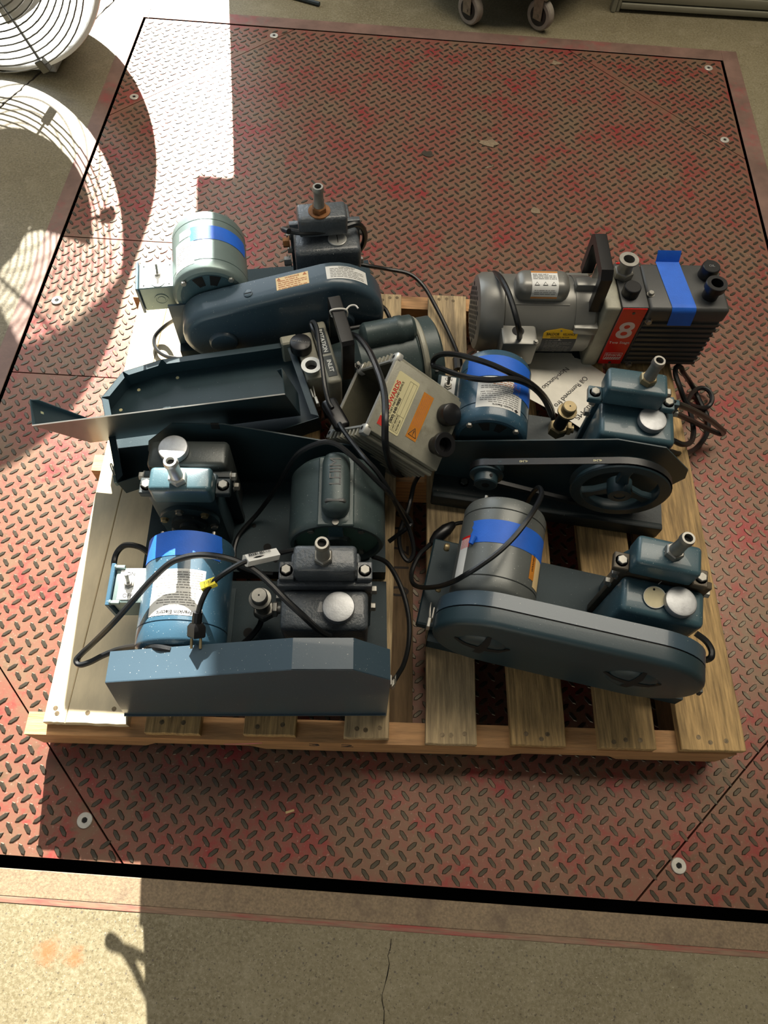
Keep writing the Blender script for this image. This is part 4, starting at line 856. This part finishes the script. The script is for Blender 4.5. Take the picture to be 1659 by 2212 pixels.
for x in (-.228, -.088): b = MB(); b.cyl((x, .054, .169), (x, .054, .174), .005, 12); part('screw', b, 'steel', cp)
def capl(u, v, h=0):   # label wrapped over the capacitor cover: u along x, v from the top over the front
    t = (v - .014) / .0192; return Vector((-.158 + u, .057 - v, .2102 + h)) if t < 0 else Vector((-.158 + u, .0430 - (.0192 + h) * math.sin(t), .1910 + (.0192 + h) * math.cos(t))) if t < 1.5708 else Vector((-.158 + u, .0238 - h, .1910 - (v - .014 - .03016)))
b = MB(); b.patch(lambda u, v: capl(u, v, .0006), 1, 16, -.027, .027, -.010, .052); lb = part('label', b, 'label_white', cp)
for v0, v1 in ((-.012, -.008), (.048, .0525)): b = MB(); b.patch(lambda u, v: capl(u, v, .0009), 1, 2, -.027, .027, v0, v1); part('label_band', b, 'label_orange', lb, 'orange band of the warning label')
part('fine_print', fine_print(4, .048, .0040, lambda u, v: capl(u, -.003 - v, .0011), 21), 'ink_grey', lb); part('fine_print', fine_print(3, .044, .0038, lambda u, v: capl(u, .034 - v, .0011), 22), 'ink_grey', lb)
for u in (-.017, 0, .017):
    b = MB(); b.prism([(-.0055, 0), (.0055, 0), (.0045, .0012), (0, .0078), (-.0045, .0012)], lambda a, c, d_: capl(u + a, .024 - c, .0010 + d_), 0, .0002); tr = part('warning_triangle', b, 'ink', lb)
    b = MB(); b.prism([(-.0034, .0013), (.0034, .0013), (0, .0058)], lambda a, c, d_: capl(u + a, .024 - c, .0013 + d_), 0, .0002); part('triangle_field', b, 'label_white', tr)
b = MB(); b.box(-.240, -.166, -.058, .010, .070, .138, .006, 2); cb = part('conduit_box', b, 'silver_grey', mt)
b = MB(); b.cyl((-.205, -.024, .1381), (-.205, -.024, .1387), .0125, 20); part('conduit_hole', b, 'hole_black', cb)
hexbolt((-.171, -.052, .138), (0, 0, 1), 'steel', cb, .004, .004)
npf = lambda u, v, h=0: Vector((-.112 + u, MY - math.cos(v / MR) * (MR + h), MZ + math.sin(v / MR) * (MR + h)))
b = MB(); b.prism([(-.036, .012), (.036, .012), (.036, .025), (.030, .030), (0, .036), (-.030, .030), (-.036, .025)], lambda a, c, d_: npf(a, c, .0004 + d_), 0, .0005); np_ = part('nameplate', b, 'label_gold', mt, 'yellow head of the motor nameplate')
b = MB(); b.patch(lambda u, v: npf(u, v, .0007), 2, 8, -.036, .036, -.040, .0118); part('nameplate', b, 'label_black', mt, 'black lower part of the motor nameplate')
text('BALDOR', .0085, 'ink', np_, None, None, None, bold=True, wrap=lambda x, y, z: npf(-.016 + x, .0225 + y, .0012), sx=.82)
text('RELIANCE', .0070, 'ink', np_, None, None, None, bold=True, wrap=lambda x, y, z: npf(.018 + x, .0225 + y, .0012), sx=.82)
text('INDUSTRIAL MOTOR', .0042, 'ink', np_, None, None, None, bold=True, wrap=lambda x, y, z: npf(x, .0152 + y, .0012))
part('fine_print', fine_print(9, .056, .0050, lambda u, v: npf(u, .006 + v, .0010), 31, .5), 'ink_grey', mt)
for v in (.031, .0095, -.041): b = MB(); p = npf(0, v, .0005); b.cyl(p, npf(0, v, .002), .0022, 10); part('rivet', b, 'steel', mt)
HX = -.048
b = MB(); b.tube([(HX, .032, .176), (HX, .028, .20), (HX, .030, .255), (HX, .044, .268), (HX, .112, .272), (HX, .126, .262), (HX, .124, .20), (HX, .120, .176)], .0001, 4, 1)
b = MB(); hp = [(.010, .160), (.014, .243), (.028, .258), (.124, .260), (.138, .246), (.136, .160)]; hi = [(.027, .160), (.029, .230), (.037, .240), (.114, .242), (.120, .232), (.118, .160)]
b.prism(hp + hi[::-1], fYZ, HX - .012, HX + .013, .003, 2); part('carry_handle', b, 'black_plastic', Gg)
def gt(u, v, h=0):   # tape over the lid: v along y from back to front, then down the front
    x = .090 + u + .014 * v / .15
    if v < .006: return Vector((x, .132 - v, .1935 + .010 * (1 - v / .006)))
    if v < .128: return Vector((x, .132 - v, .1877 + h))
    if v < .140: t = (v - .128) / .012 * 1.571; return Vector((x, .004 - .0088 * math.sin(t), .1789 + .0092 * math.cos(t)))
    return Vector((x, -.0050 - h - .05 * (v - .14), .1789 - (v - .140)))
tape(Gg, gt, 0, .050, -.004, .176, seed=12, nu=4, ragged=False, nv=36)
b = MB(); b.box(-.05, .21, .012, .11, .0, .0065, .001, 1); b.box(-.26, -.05, .03, .09, 0, .022); part('base_foot', b, 'black_base', Gg)
run('power_cord', 'G1', Gg, .0060)

# ---- B: middle, oil box removed
Bb = thing('vacuum_pump', 'middle vacuum pump lying open without its oil box, black carry handle tied with white string', 'vacuum pump', (-.137, .914, ZB), 19, GRP)
b = MB(); b.box(-.014, .015, -.079, .077, .004, .156, .006, 3); fl = part('mounting_flange', b, 'cast_alu', Bb)
for tx, y, s in (('ROTATION', .024, .0115), ('INLET', -.040, .0115)):
    b = MB(); l = .018 + .0030 * len(tx); b.box(-.009, .009, y - l * .78, y + l * .78, .1556, .1568, .0006, 1); pt = part('cast_panel', b, 'charcoal_gloss', fl)
    text(tx, s, 'alu_bright', pt, (0, y, .1571), (0, -1, 0), (1, 0, 0), bold=True)
b = MB(); b.box(-.050, -.015, -.052, .066, .03, .142, .004, 2); b.box(-.080, -.045, .046, .068, .03, .142, .003, 1); bd = part('pump_module', b, 'cast_alu', Bb)
gc = cap(Bb, (-.044, .026, .142), .0215, .022, name='gas_ballast_cap'); text('GAS BALLAST', .006, 'ink_grey', gc, (-.044, .026, .1644), (.9, -.4, 0), (.4, .9, 0))
b = MB(); b.lathe((-.036, -.033, .138), (0, 0, 1), [(0, .013), (.014, .013), (.020, .0195), (.0235, .0195), (.0235, .0115), (.004, .011)], 32); o = part('inlet_flange', b, 'alu_bright', Bb); b = MB(); b.cyl((-.036, -.033, .146), (-.036, -.033, .147), .0108, 20); part('bore', b, 'hole_black', o)
b = MB(); b.lathe((.016, -.004, .082), (1, 0, 0), [(0, .058), (.034, .062), (.048, .079), (.164, .081), (.168, .077), (.176, .077), (.180, .081), (.210, .081), (.216, .072)], 56); mt = part('motor', b, 'elmo_motor', Bb)
b = MB(); b.lathe((.186, -.004, .082), (1, 0, 0), [(0, .0815), (.003, .0845), (.010, .0845), (.013, .0815)], 56, (False, False)); part('end_ring', b, 'cast_alu', mt)
b = MB(); b.lathe((.072, .006, .168), (1, 0, 0), [(0, .012), (.004, .022), (.010, .0265), (.070, .0265), (.073, .028), (.085, .028), (.088, .0265), (.104, .026), (.111, .020)], 32); cp = part('capacitor_cover', b, 'elmo_motor', mt)
b = MB(); b.box(.066, .188, -.024, .036, .140, .152, .003, 1); part('cover_flange', b, 'elmo_motor', cp)
b = MB(); hp = [(-.060, .130), (-.060, .230), (-.054, .236), (.054, .240), (.062, .232), (.060, .130)]; hi = [(-.048, .130), (-.048, .218), (.050, .224), (.050, .130)]
b.prism(hp + hi[::-1], fYZ, .021, .045, .003, 2); part('carry_handle', b, 'black_plastic', Bb)
b = MB(); b.tube([(.019, .022, .228), (.018, .022, .239), (.032, .020, .2425), (.0475, .018, .238), (.048, .016, .222), (.032, .014, .218), (.019, .022, .225)], .0018, 6, 4); b.tube([(.047, .018, .238), (.056, .024, .240), (.066, .022, .241), (.070, .014, .240)], .0018, 6, 4); part('string_tie', b, 'string', Bb)
for x, y in ((.056, -.040), (.056, .05)): hexbolt((x, y, .140), (.3, 0, 1), 'steel', Bb, .006, .008)
b = MB(); b.box(-.02, .19, -.055, .045, 0, .03, .003, 1); part('base_foot', b, 'black_base', Bb)
run('power_cord', 'B1', Bb, .0042); run('power_cord', 'B2', Bb, .0044); run('power_cord', 'B3', Bb, .0058); run('power_cord', 'B4', Bb, .0046)
P = loc(Bb, 'SW'); b = MB(); d_ = (P[1] - P[0]); ln = d_.length; fr = frame((P[0] + P[1]) / 2, d_, d_.cross(Vector((0, 0, 1)))); b.box(-ln / 2, ln / 2, -.0145, .0145, -.010, .010, .007, 4, fr); sw = part('inline_switch', b, 'black_plastic', Bb)
for x in (-.014, .014): b = MB(); b.cyl(fr @ Vector((x, 0, -.009 if (fr.to_3x3() @ Vector((0, 0, 1))).z < 0 else .009)), fr @ Vector((x, 0, -.0096 if (fr.to_3x3() @ Vector((0, 0, 1))).z < 0 else .0096)), .0026, 10); part('screw', b, 'steel', sw)

# ------------------------------------------------------------------ loose things on the pallet
AL = bpy.data.objects.new('oil_box', None); COL.objects.link(AL)
m = Matrix(((.803, .319, .504), (-.124, .916, -.382), (-.584, .244, .774))).to_quaternion().to_matrix().to_4x4(); m.translation = (-.0171, .742, .393); AL.matrix_world = m
tag(AL, 'loose open aluminium oil box tipped against the middle pump, cream and orange labels', 'oil box')
L_, W_, H_ = .163, .140, .148; t_ = .006
b = MB(); b.box(0, L_, -W_ / 2, W_ / 2, -t_, 0, .0025, 2); b.box(0, L_, -W_ / 2, W_ / 2, -H_, -H_ + t_, .002, 1); b.box(0, L_, -W_ / 2, -W_ / 2 + t_, -H_ + .001, -.001, .002, 1); b.box(0, L_, W_ / 2 - t_, W_ / 2, -H_ + .001, -.001, .002, 1); b.box(L_ - t_, L_, -W_ / 2, W_ / 2, -H_, -.001, .002, 2)
part('casing', b, 'cast_alu', AL)
b = MB(); b.box(.002, L_ - t_ - .0006, -W_ / 2 + t_, -W_ / 2 + t_ + .0006, -H_ + t_, -t_); b.box(.002, L_ - t_ - .0006, W_ / 2 - t_ - .0006, W_ / 2 - t_, -H_ + t_, -t_); b.box(.002, L_ - t_ - .0006, -W_ / 2 + t_, W_ / 2 - t_, -H_ + t_, -H_ + t_ + .0006); b.box(L_ - t_ - .0006, L_ - t_, -W_ / 2 + t_, W_ / 2 - t_, -H_ + t_, -t_)
part('inner_wall', b, 'alu_inner', AL, 'oil-stained inside of the casting')
for s in (-1, 1):
    for k in range(8):
        z = -.030 - k * .0142; b = MB(); y0, y1 = (-W_ / 2 - .013, -W_ / 2 + .001) if s < 0 else (W_ / 2 - .001, W_ / 2 + .013); b.box(-.001, L_ - .004, y0, y1, z - .0024, z + .0024, .0008, 1); part('cooling_fin', b, 'cast_alu', AL)
    b = MB(); b.box(.0, L_, min(s * W_ / 2, s * (W_ / 2 + .010)), max(s * W_ / 2, s * (W_ / 2 + .010)), -.022, -.012, .002, 1); part('side_ledge', b, 'cast_alu', AL)
for s in (-1, 1):
    for z in (-.010, -H_ + .010):
        b = MB(); b.box(-.003, .012, s * (W_ / 2 + .001) - .010, s * (W_ / 2 + .001) + .010, z - .010, z + .010, .004, 2); lg = part('corner_lug', b, 'alu_bright', AL)
        b = MB(); b.cyl((-.0036, s * (W_ / 2 + .001), z), (-.0028, s * (W_ / 2 + .001), z), .0036, 12); part('bolt_hole', b, 'hole_black', lg)
b = MB(); b.box(-.002, .001, -W_ / 2 + .008, W_ / 2 - .008, -t_, -.0008); b.box(-.002, .001, -W_ / 2 + .002, -W_ / 2 + t_, -H_ + .015, -.015); b.box(-.002, .001, W_ / 2 - t_, W_ / 2 - .002, -H_ + .015, -.015); b.box(-.002, .001, -W_ / 2 + .008, W_ / 2 - .008, -H_ + .001, -H_ + t_); part('machined_rim', b, 'alu_bright', AL)
b = MB(); b.prism([(.014, .050), (.014, -.052), (.016, -.054), (.059, -.054), (.061, -.052), (.061, .050), (.059, .052), (.016, .052)], fXY, .0002, .0007); lb = part('service_label', b, 'label_cream', AL)
tf = lambda s, sz, m_, x, y, al='LEFT', bold=False, sx=1: text(s, sz, m_, lb, (x, y, .0009), (0, 1, 0), (-1, 0, 0), bold, align=al, sx=sx)
tf('EDWARDS', .0122, 'ink_red', .0215, -.0215, bold=True, sx=.97); tf('FACTORY PARTS AND SERVICE', .0058, 'ink', .0295, -.0365, sx=.92); tf('1 (800) 848-9800', .0078, 'ink', .0365, -.046, bold=True)
b = MB(); b.box(.014, .026, -.0535, -.037, .0007, .0009); part('logo_mark', b, 'ink_red', lb)
b = MB()
for x0, x1, y0, y1 in ((.0415, .0419, -.050, .046), (.049, .0494, -.050, .046), (.0575, .0579, -.050, .046), (.0415, .0579, -.050, -.0496), (.0415, .0579, .0456, .046), (.0415, .0579, -.020, -.0196)): b.box(x0, x1, y0, y1, .0007, .0009)
part('form_lines', b, 'ink', lb); tf('LAST SERVICE', .0045, 'ink', .0455, -.048); tf('TESTED BY:', .0045, 'ink', .0535, -.048)
b = MB(); b.box(.075, .098, -.045, .0445, .0002, .0007); ol = part('warning_label', b, 'label_orange', AL, 'orange warning label')
b = MB()
for p, q in (((.078, -.039), (.0955, -.0395)), ((.0955, -.0395), (.087, -.0235)), ((.087, -.0235), (.078, -.039))): b.tube([(p[0], p[1], .0008), (q[0], q[1], .0008)], .0006, 4, 1)
b.box(.0862, .0878, -.034, -.028, .0007, .0009); b.box(.0862, .0878, -.0372, -.0355, .0007, .0009); part('warning_triangle', b, 'ink', ol)
part('fine_print', fine_print(5, .062, .0035, lambda u, v: Vector((.0795 - v, .011 + u, .0008)), 17), 'ink_brown', ol)
cap(AL, (.1340, .0300, 0), .0205, .022); cap(AL, (.1400, -.0290, 0), .0225, .030, name='exhaust_port', hole=True)

# belt guards taken off
TP = [(.027, 0), (.027, .205), (.305, .265), (.392, .265), (.447, .215), (.449, 0)]
T1 = bpy.data.objects.new('belt_guard', None); COL.objects.link(T1)
m = Matrix(((-.918, -.383, .103), (-.381, .924, .033), (-.107, -.009, -.994))).to_quaternion().to_matrix().to_4x4(); m.translation = (-.113, .782, .264); T1.matrix_world = m
tag(T1, 'loose sheet metal belt guard lying open side up like a shallow tray', 'belt guard')
sc = .938; tp = [(a * sc, c * sc) for a, c in TP]
guard_shell(T1, tp, lambda a, c, d: Vector((a, c, .045 - d)), .045, 'teal_dark', .013, sub=False)
b = MB(); b.box(tp[0][0], tp[-1][0], -.0014, 0, .003, .045); part('bottom_flange', b, 'teal_dark', T1)
latch(T1, (tp[0][0] - .001, .060, .020), (-1, 0, 0), (0, -1, 0), 'alu_bright'); latch(T1, (tp[-1][0] + .001, .030, .020), (1, 0, 0), (0, -1, 0), 'galv_motor')
for p in ((.290, .243), (.378, .243), (.425, .205)):
    b = MB(); b.cyl((p[0] * sc, p[1] * sc, .0425), (p[0] * sc, p[1] * sc, .0436), .0035, 10); part('corner_notch', b, 'label_cream', T1, 'small bright gap at a folded corner')
T2 = bpy.data.objects.new('belt_guard', None); COL.objects.link(T2)
x_ = Vector((-.980, -.171, -.094)).normalized(); y_ = Vector((.021, .423, -.906)); fr = frame((0, 0, 0), x_, y_); fr.translation = Vector((-.5956, .631, .378)) - (fr.to_3x3() @ Vector((.453, 0, 0))); T2.matrix_world = fr
tag(T2, 'loose sheet metal belt guard on edge, shiny back out, jutting past the left pallet edge', 'belt guard')
t2 = [(.027, 0), (.027, .207), (.447, .217), (.453, 0)]
guard_shell(T2, t2, lambda a, c, d: Vector((a, c, -d)), .045, 'teal_dark', .010, sub=False)
b = MB(); b.box(.027, .453, -.0012, .0006, -.0016, .0004); part('raw_edge', b, 'alu_bright', T2, 'bare bright metal edge')
for y in (.030, .055):
    b = MB(); b.box(.4505, .4516, y, y + .010, -.030, -.026); part('latch_hole', b, 'label_cream', T2)
tag(T1, T1['label'], 'belt guard', 'belt guards taken off the pumps'); tag(T2, T2['label'], 'belt guard', 'belt guards taken off the pumps')

# paper sheet
PP = [Vector(p) for p in CORDS['PAP']]; b = MB(); cen = sum(PP, Vector()) / len(PP)
rnd = random.Random(11)
def prel(t, k): 
    i = int(t) % len(PP); q = PP[i].lerp(PP[(i + 1) % len(PP)], t - int(t)); return cen.lerp(q, k)
N1 = len(PP) * 6; rings = [[b.bm.verts.new(prel(i / 6, k) + Vector((0, 0, rnd.uniform(-.0006, .0006) if k < 1 else 0))) for i in range(N1)] for k in (.25, .5, .75, .92, 1)]
c0 = b.bm.verts.new(cen)
for i in range(N1): b.bm.faces.new((c0, rings[0][i], rings[0][(i + 1) % N1]))
for q, w in zip(rings, rings[1:]):
    for i in range(N1): b.bm.faces.new((q[i], w[i], w[(i + 1) % N1], q[(i + 1) % N1]))
base_faces = list(b.bm.faces); ex = bmesh.ops.extrude_face_region(b.bm, geom=base_faces)
bmesh.ops.translate(b.bm, verts=[v for v in ex['geom'] if isinstance(v, bmesh.types.BMVert)], vec=(0, 0, -.0006))
sh = link('paper_sheet', b.mesh('paper_sheet'), 'paper'); tag(sh, 'crumpled cream paper sheet with printed words, tucked under the red-striped pump', 'paper sheet')
from mathutils.bvhtree import BVHTree
BV = BVHTree.FromPolygons([v.co.copy() for v in sh.data.vertices], [tuple(p.vertices) for p in sh.data.polygons])
for k, tx in (('TX1', 'Non-functio'), ('TX2', 'Oil Removed fro'), ('TX3', 'plus MS')):
    p, q = Vector(CORDS[k][0]), Vector(CORDS[k][1]); d_ = (q - p); pn = (PP[3] - PP[8]).cross(PP[0] - PP[8]); 
    if pn.z < 0: pn = -pn
    d_.z = 0; up = Vector((0, 0, 1)).cross(d_); me = textmesh(tx, .0165, 0, False, 'LEFT'); w_ = max(v.co.x for v in me.vertices); 
    for v in me.vertices: v.co.x *= d_.length / w_
    me.transform(frame(p, d_, up))
    for v in me.vertices:
        h = BV.ray_cast(Vector((v.co.x, v.co.y, 1)), Vector((0, 0, -1)))
        if h[0] is not None: v.co.z = h[0].z + .0007
    link('lettering', me, 'ink', sh)

# paper tag on the front right nozzle
tg = thing('paper_tag', 'round cream paper tag hanging by a thread from the front right pump nozzle', 'tag', CORDS['TAG'][0])
b = MB(); b.lathe((0, 0, .0), (-.08, -.16, .98), [(.003, .0165), (.0039, .0165)], 36); part('tag_disc', b, 'tag_card', tg)
b = MB(); b.lathe((0, 0, .0), (-.08, -.16, .98), [(.0029, .0170), (.0029, .0176), (.0042, .0176), (.0042, .0170), (.0035, .0160)], 36, (False, False)); part('tag_rim', b, 'alu_bright', tg)
b = MB(); b.cyl((-.001, .0115, .0050), (-.001, .0115, .0064), .0018, 10); part('eyelet', b, 'hole_black', tg)
bpy.context.view_layer.update(); cord('thread', CORDS['STR'], tg, .0007, 'string', 5); cord('thread', CORDS['STR2'], tg, .0007, 'string', 5)

# coiled cord hanging over the right edge
pc = cord('power_cord', CORDS['R2'], None, .0058); tag(pc, 'thick black cord coiled over the right pallet edge onto the scale plate', 'power cord')
pd = cord('power_cord', CORDS['R3'], None, .0056); tag(pd, 'small loop of black cord lying on the red plate right of the pallet', 'power cord')

# ------------------------------------------------------------------ around the scale
FAN = bpy.data.objects.new('drum_fan', None); COL.objects.link(FAN)
a_ = Vector((math.sin(-.06), -math.cos(-.06), -.034)).normalized(); u_ = a_.cross(Vector((0, 0, 1))).normalized(); v_ = u_.cross(a_); m = Matrix((u_, a_, v_)).transposed().to_4x4(); m.translation = (-1.274, 2.128, .440); FAN.matrix_world = m
tag(FAN, 'big round white drum fan with a wire grille standing left of the scale', 'fan')
b = MB(); b.lathe((0, -.36, 0), (0, 1, 0), [(0, .400), (0, .412), (.345, .425), (.36, .432), (.366, .430), (.366, .420), (.36, .416), (.345, .413), (.005, .400)], 96, (False, False)); part('drum', b, 'fan_white', FAN)
for y, n, m_ in ((.010, 19, 'fan_wire'), (-.352, 9, 'fan_wire')):
    for k in range(n):
        r = .085 + (.410 - .085) * (k + .5) / n; b = MB(); P = [(math.cos(t) * r, y - (.05 * (1 - (r / .41) ** 2) if y > 0 else 0) + (.05 if y > 0 else 0), math.sin(t) * r) for t in [2 * math.pi * i / 64 for i in range(65)]]
        b.tube(P, .0021, 5, 1); part('guard_ring', b, m_, FAN)
for k in range(8):
    t = k * math.pi / 4 + .34; b = MB(); b.tube([(math.cos(t) * r, .0155 + .05 * (r / .41) ** 2 - .006, math.sin(t) * r) for r in (.08, .2, .3, .412)], .0042, 6, 2); sp = part('grille_spoke', b, 'fan_wire', FAN)
    b = MB(); b.box(-.018, .018, .045, .068, -.014, .014, .002, 1, Matrix.Rotation(-t, 4, 'Y') @ Matrix.Translation((.402, 0, 0))); part('grille_clip', b, 'fan_wire', sp)
b = MB(); b.lathe((0, -.30, 0), (0, 1, 0), [(0, .105), (.01, .125), (.20, .125), (.21, .10)], 40); part('fan_motor', b, 'fan_grey', FAN)
b = MB(); b.lathe((0, .010, 0), (0, 1, 0), [(0, .088), (.006, .088), (.010, .080)], 40); part('grille_hub', b, 'fan_grey', FAN)
for k in range(3):
    t0 = k * 2 * math.pi / 3 + .9
    def bl(u, v): t = t0 + u; return Vector((math.cos(t) * v, -.075 + (u - .6) * .09, math.sin(t) * v))
    b = MB(); b.patch(bl, 10, 4, 0, 1.45, .09, .30); b.keep = True; o = part('fan_blade', b, 'fan_grey', FAN)
    sm = o.modifiers.new('thick', 'SOLIDIFY'); sm.thickness = .004
b = MB(); b.box(-.16, .16, -.30, -.02, -.4385, -.418, .004, 1); part('fan_foot', b, 'fan_grey', FAN)

dol = thing('round_dolly', 'dark round dolly on swivel casters standing beyond the far edge of the scale', 'dolly', (.285, 2.838, 0))
b = MB(); b.lathe((0, 0, .118), (0, 0, 1), [(0, .27), (.006, .285), (.028, .29), (.034, .285), (.034, .27)], 64); part('deck', b, 'black_plastic', dol)
b = MB(); b.lathe((0, 0, .152), (0, 0, 1), [(0, .25), (.01, .262), (.40, .285), (.41, .28)], 64); part('drum', b, 'charcoal', dol)
for k, (x, y, a) in enumerate(((-.118, -.245, 48), (.116, -.250, 52), (-.15, .2, 60), (.15, .2, -40))):
    mx = Matrix.Translation((x, y, 0)) @ Matrix.Rotation(R(a), 4, 'Z')
    b = MB(); b.lathe(mx @ Vector((-.014, 0, .047)), mx.to_3x3() @ Vector((1, 0, 0)), [(0, .030), (0, .042), (.004, .0465), (.024, .0465), (.028, .042), (.028, .030)], 36); w = part('caster', b, 'caster_tyre', dol)
    b = MB(); b.lathe(mx @ Vector((-.0145, 0, .047)), mx.to_3x3() @ Vector((1, 0, 0)), [(0, .031), (.029, .031)], 30); part('caster_hub', b, 'black_plastic', w)
    b = MB()
    for s in (-1, 1): b.prism([(-.016, .036), (.016, .036), (.024, .104), (-.012, .104)], lambda p, q, d_: mx @ Vector((d_, p, q)), s * .0185 - .0013, s * .0185 + .0013)
    b.box(-.024, .024, -.024, .030, .102, .110, .001, 1, mx); b.cyl(mx @ Vector((-.023, 0, .047)), mx @ Vector((.023, 0, .047)), .005, 12); b.cyl(mx @ Vector((0, 0, .108)), mx @ Vector((0, 0, .120)), .016, 16); part('caster_fork', b, 'caster_metal', w)

cab = thing('metal_cabinet', 'olive grey metal cabinet whose base shows at the upper right behind the scale', 'cabinet', (.66, 2.735, 0), 1.2)
b = MB(); b.box(.03, .95, .004, .50, .002, 1.2, .003, 1); part('cabinet_body', b, 'cabinet_paint', cab)
b = MB(); b.box(.030, .94, -.014, .004, .012, .030, .003, 2); b.box(.030, .94, -.009, .004, .034, .062, .003, 2); part('bottom_rail', b, 'cabinet_paint', cab)
b = MB(); b.box(.0, .016, -.016, .02, 0, 1.2, .003, 1); b.box(.018, .030, -.010, .02, 0, 1.2, .002, 1); part('door_frame', b, 'cabinet_paint', cab)
b = MB(); b.box(.06, .93, -.006, .006, .075, 1.15, .004, 2); part('door_panel', b, 'cabinet_paint', cab)
for z in (.05, .09): hexbolt((-.001, .002, z), (-1, 0, 0), 'steel', cab, .006, .006)
b = MB(); b.tube([(-.56, 2.700, .007), (-.344, 2.626, .007)], .007, 8, 1); o = link('steel_bar', b.mesh('steel_bar'), 'black_base'); tag(o, 'thin dark steel bar lying on the concrete beyond the far scale edge', 'bar')
# wood chips
CH = [((.0, 0), 'x')]
for i, (x, y, a, l, lab) in enumerate(((-.128, .093, 20, .016, 'small curled wood chip on the red plate in front of the pallet'), (.322, .060, 100, .009, 'tiny pale chip on the plate left of the right front bolt'),
        (.250, 1.50, 60, .012, 'pale paint flake on the plate behind the red-striped pump'), (.800, .80, 130, .014, 'pale wood splinter on the plate right of the pallet'), (.235, 1.87, 30, .030, 'grey flat scrap stuck on the plate beyond the pump with the red stripe'))):
    b = MB(); ca, sa = math.cos(R(a)), math.sin(R(a))
    b.patch(lambda u, v: Vector((x + ca * u - sa * v, y + sa * u + ca * v, .0008 + .0018 * (u / l) ** 2)), 6, 2, -l / 2, l / 2, -l * .13, l * .13); b.keep = True
    o = link('wood_chip' if i != 4 else 'scrap', b.mesh('wood_chip'), 'chip' if i != 4 else 'frame_worn'); tag(o, lab, 'debris'); sm = o.modifiers.new('thick', 'SOLIDIFY'); sm.thickness = .0007
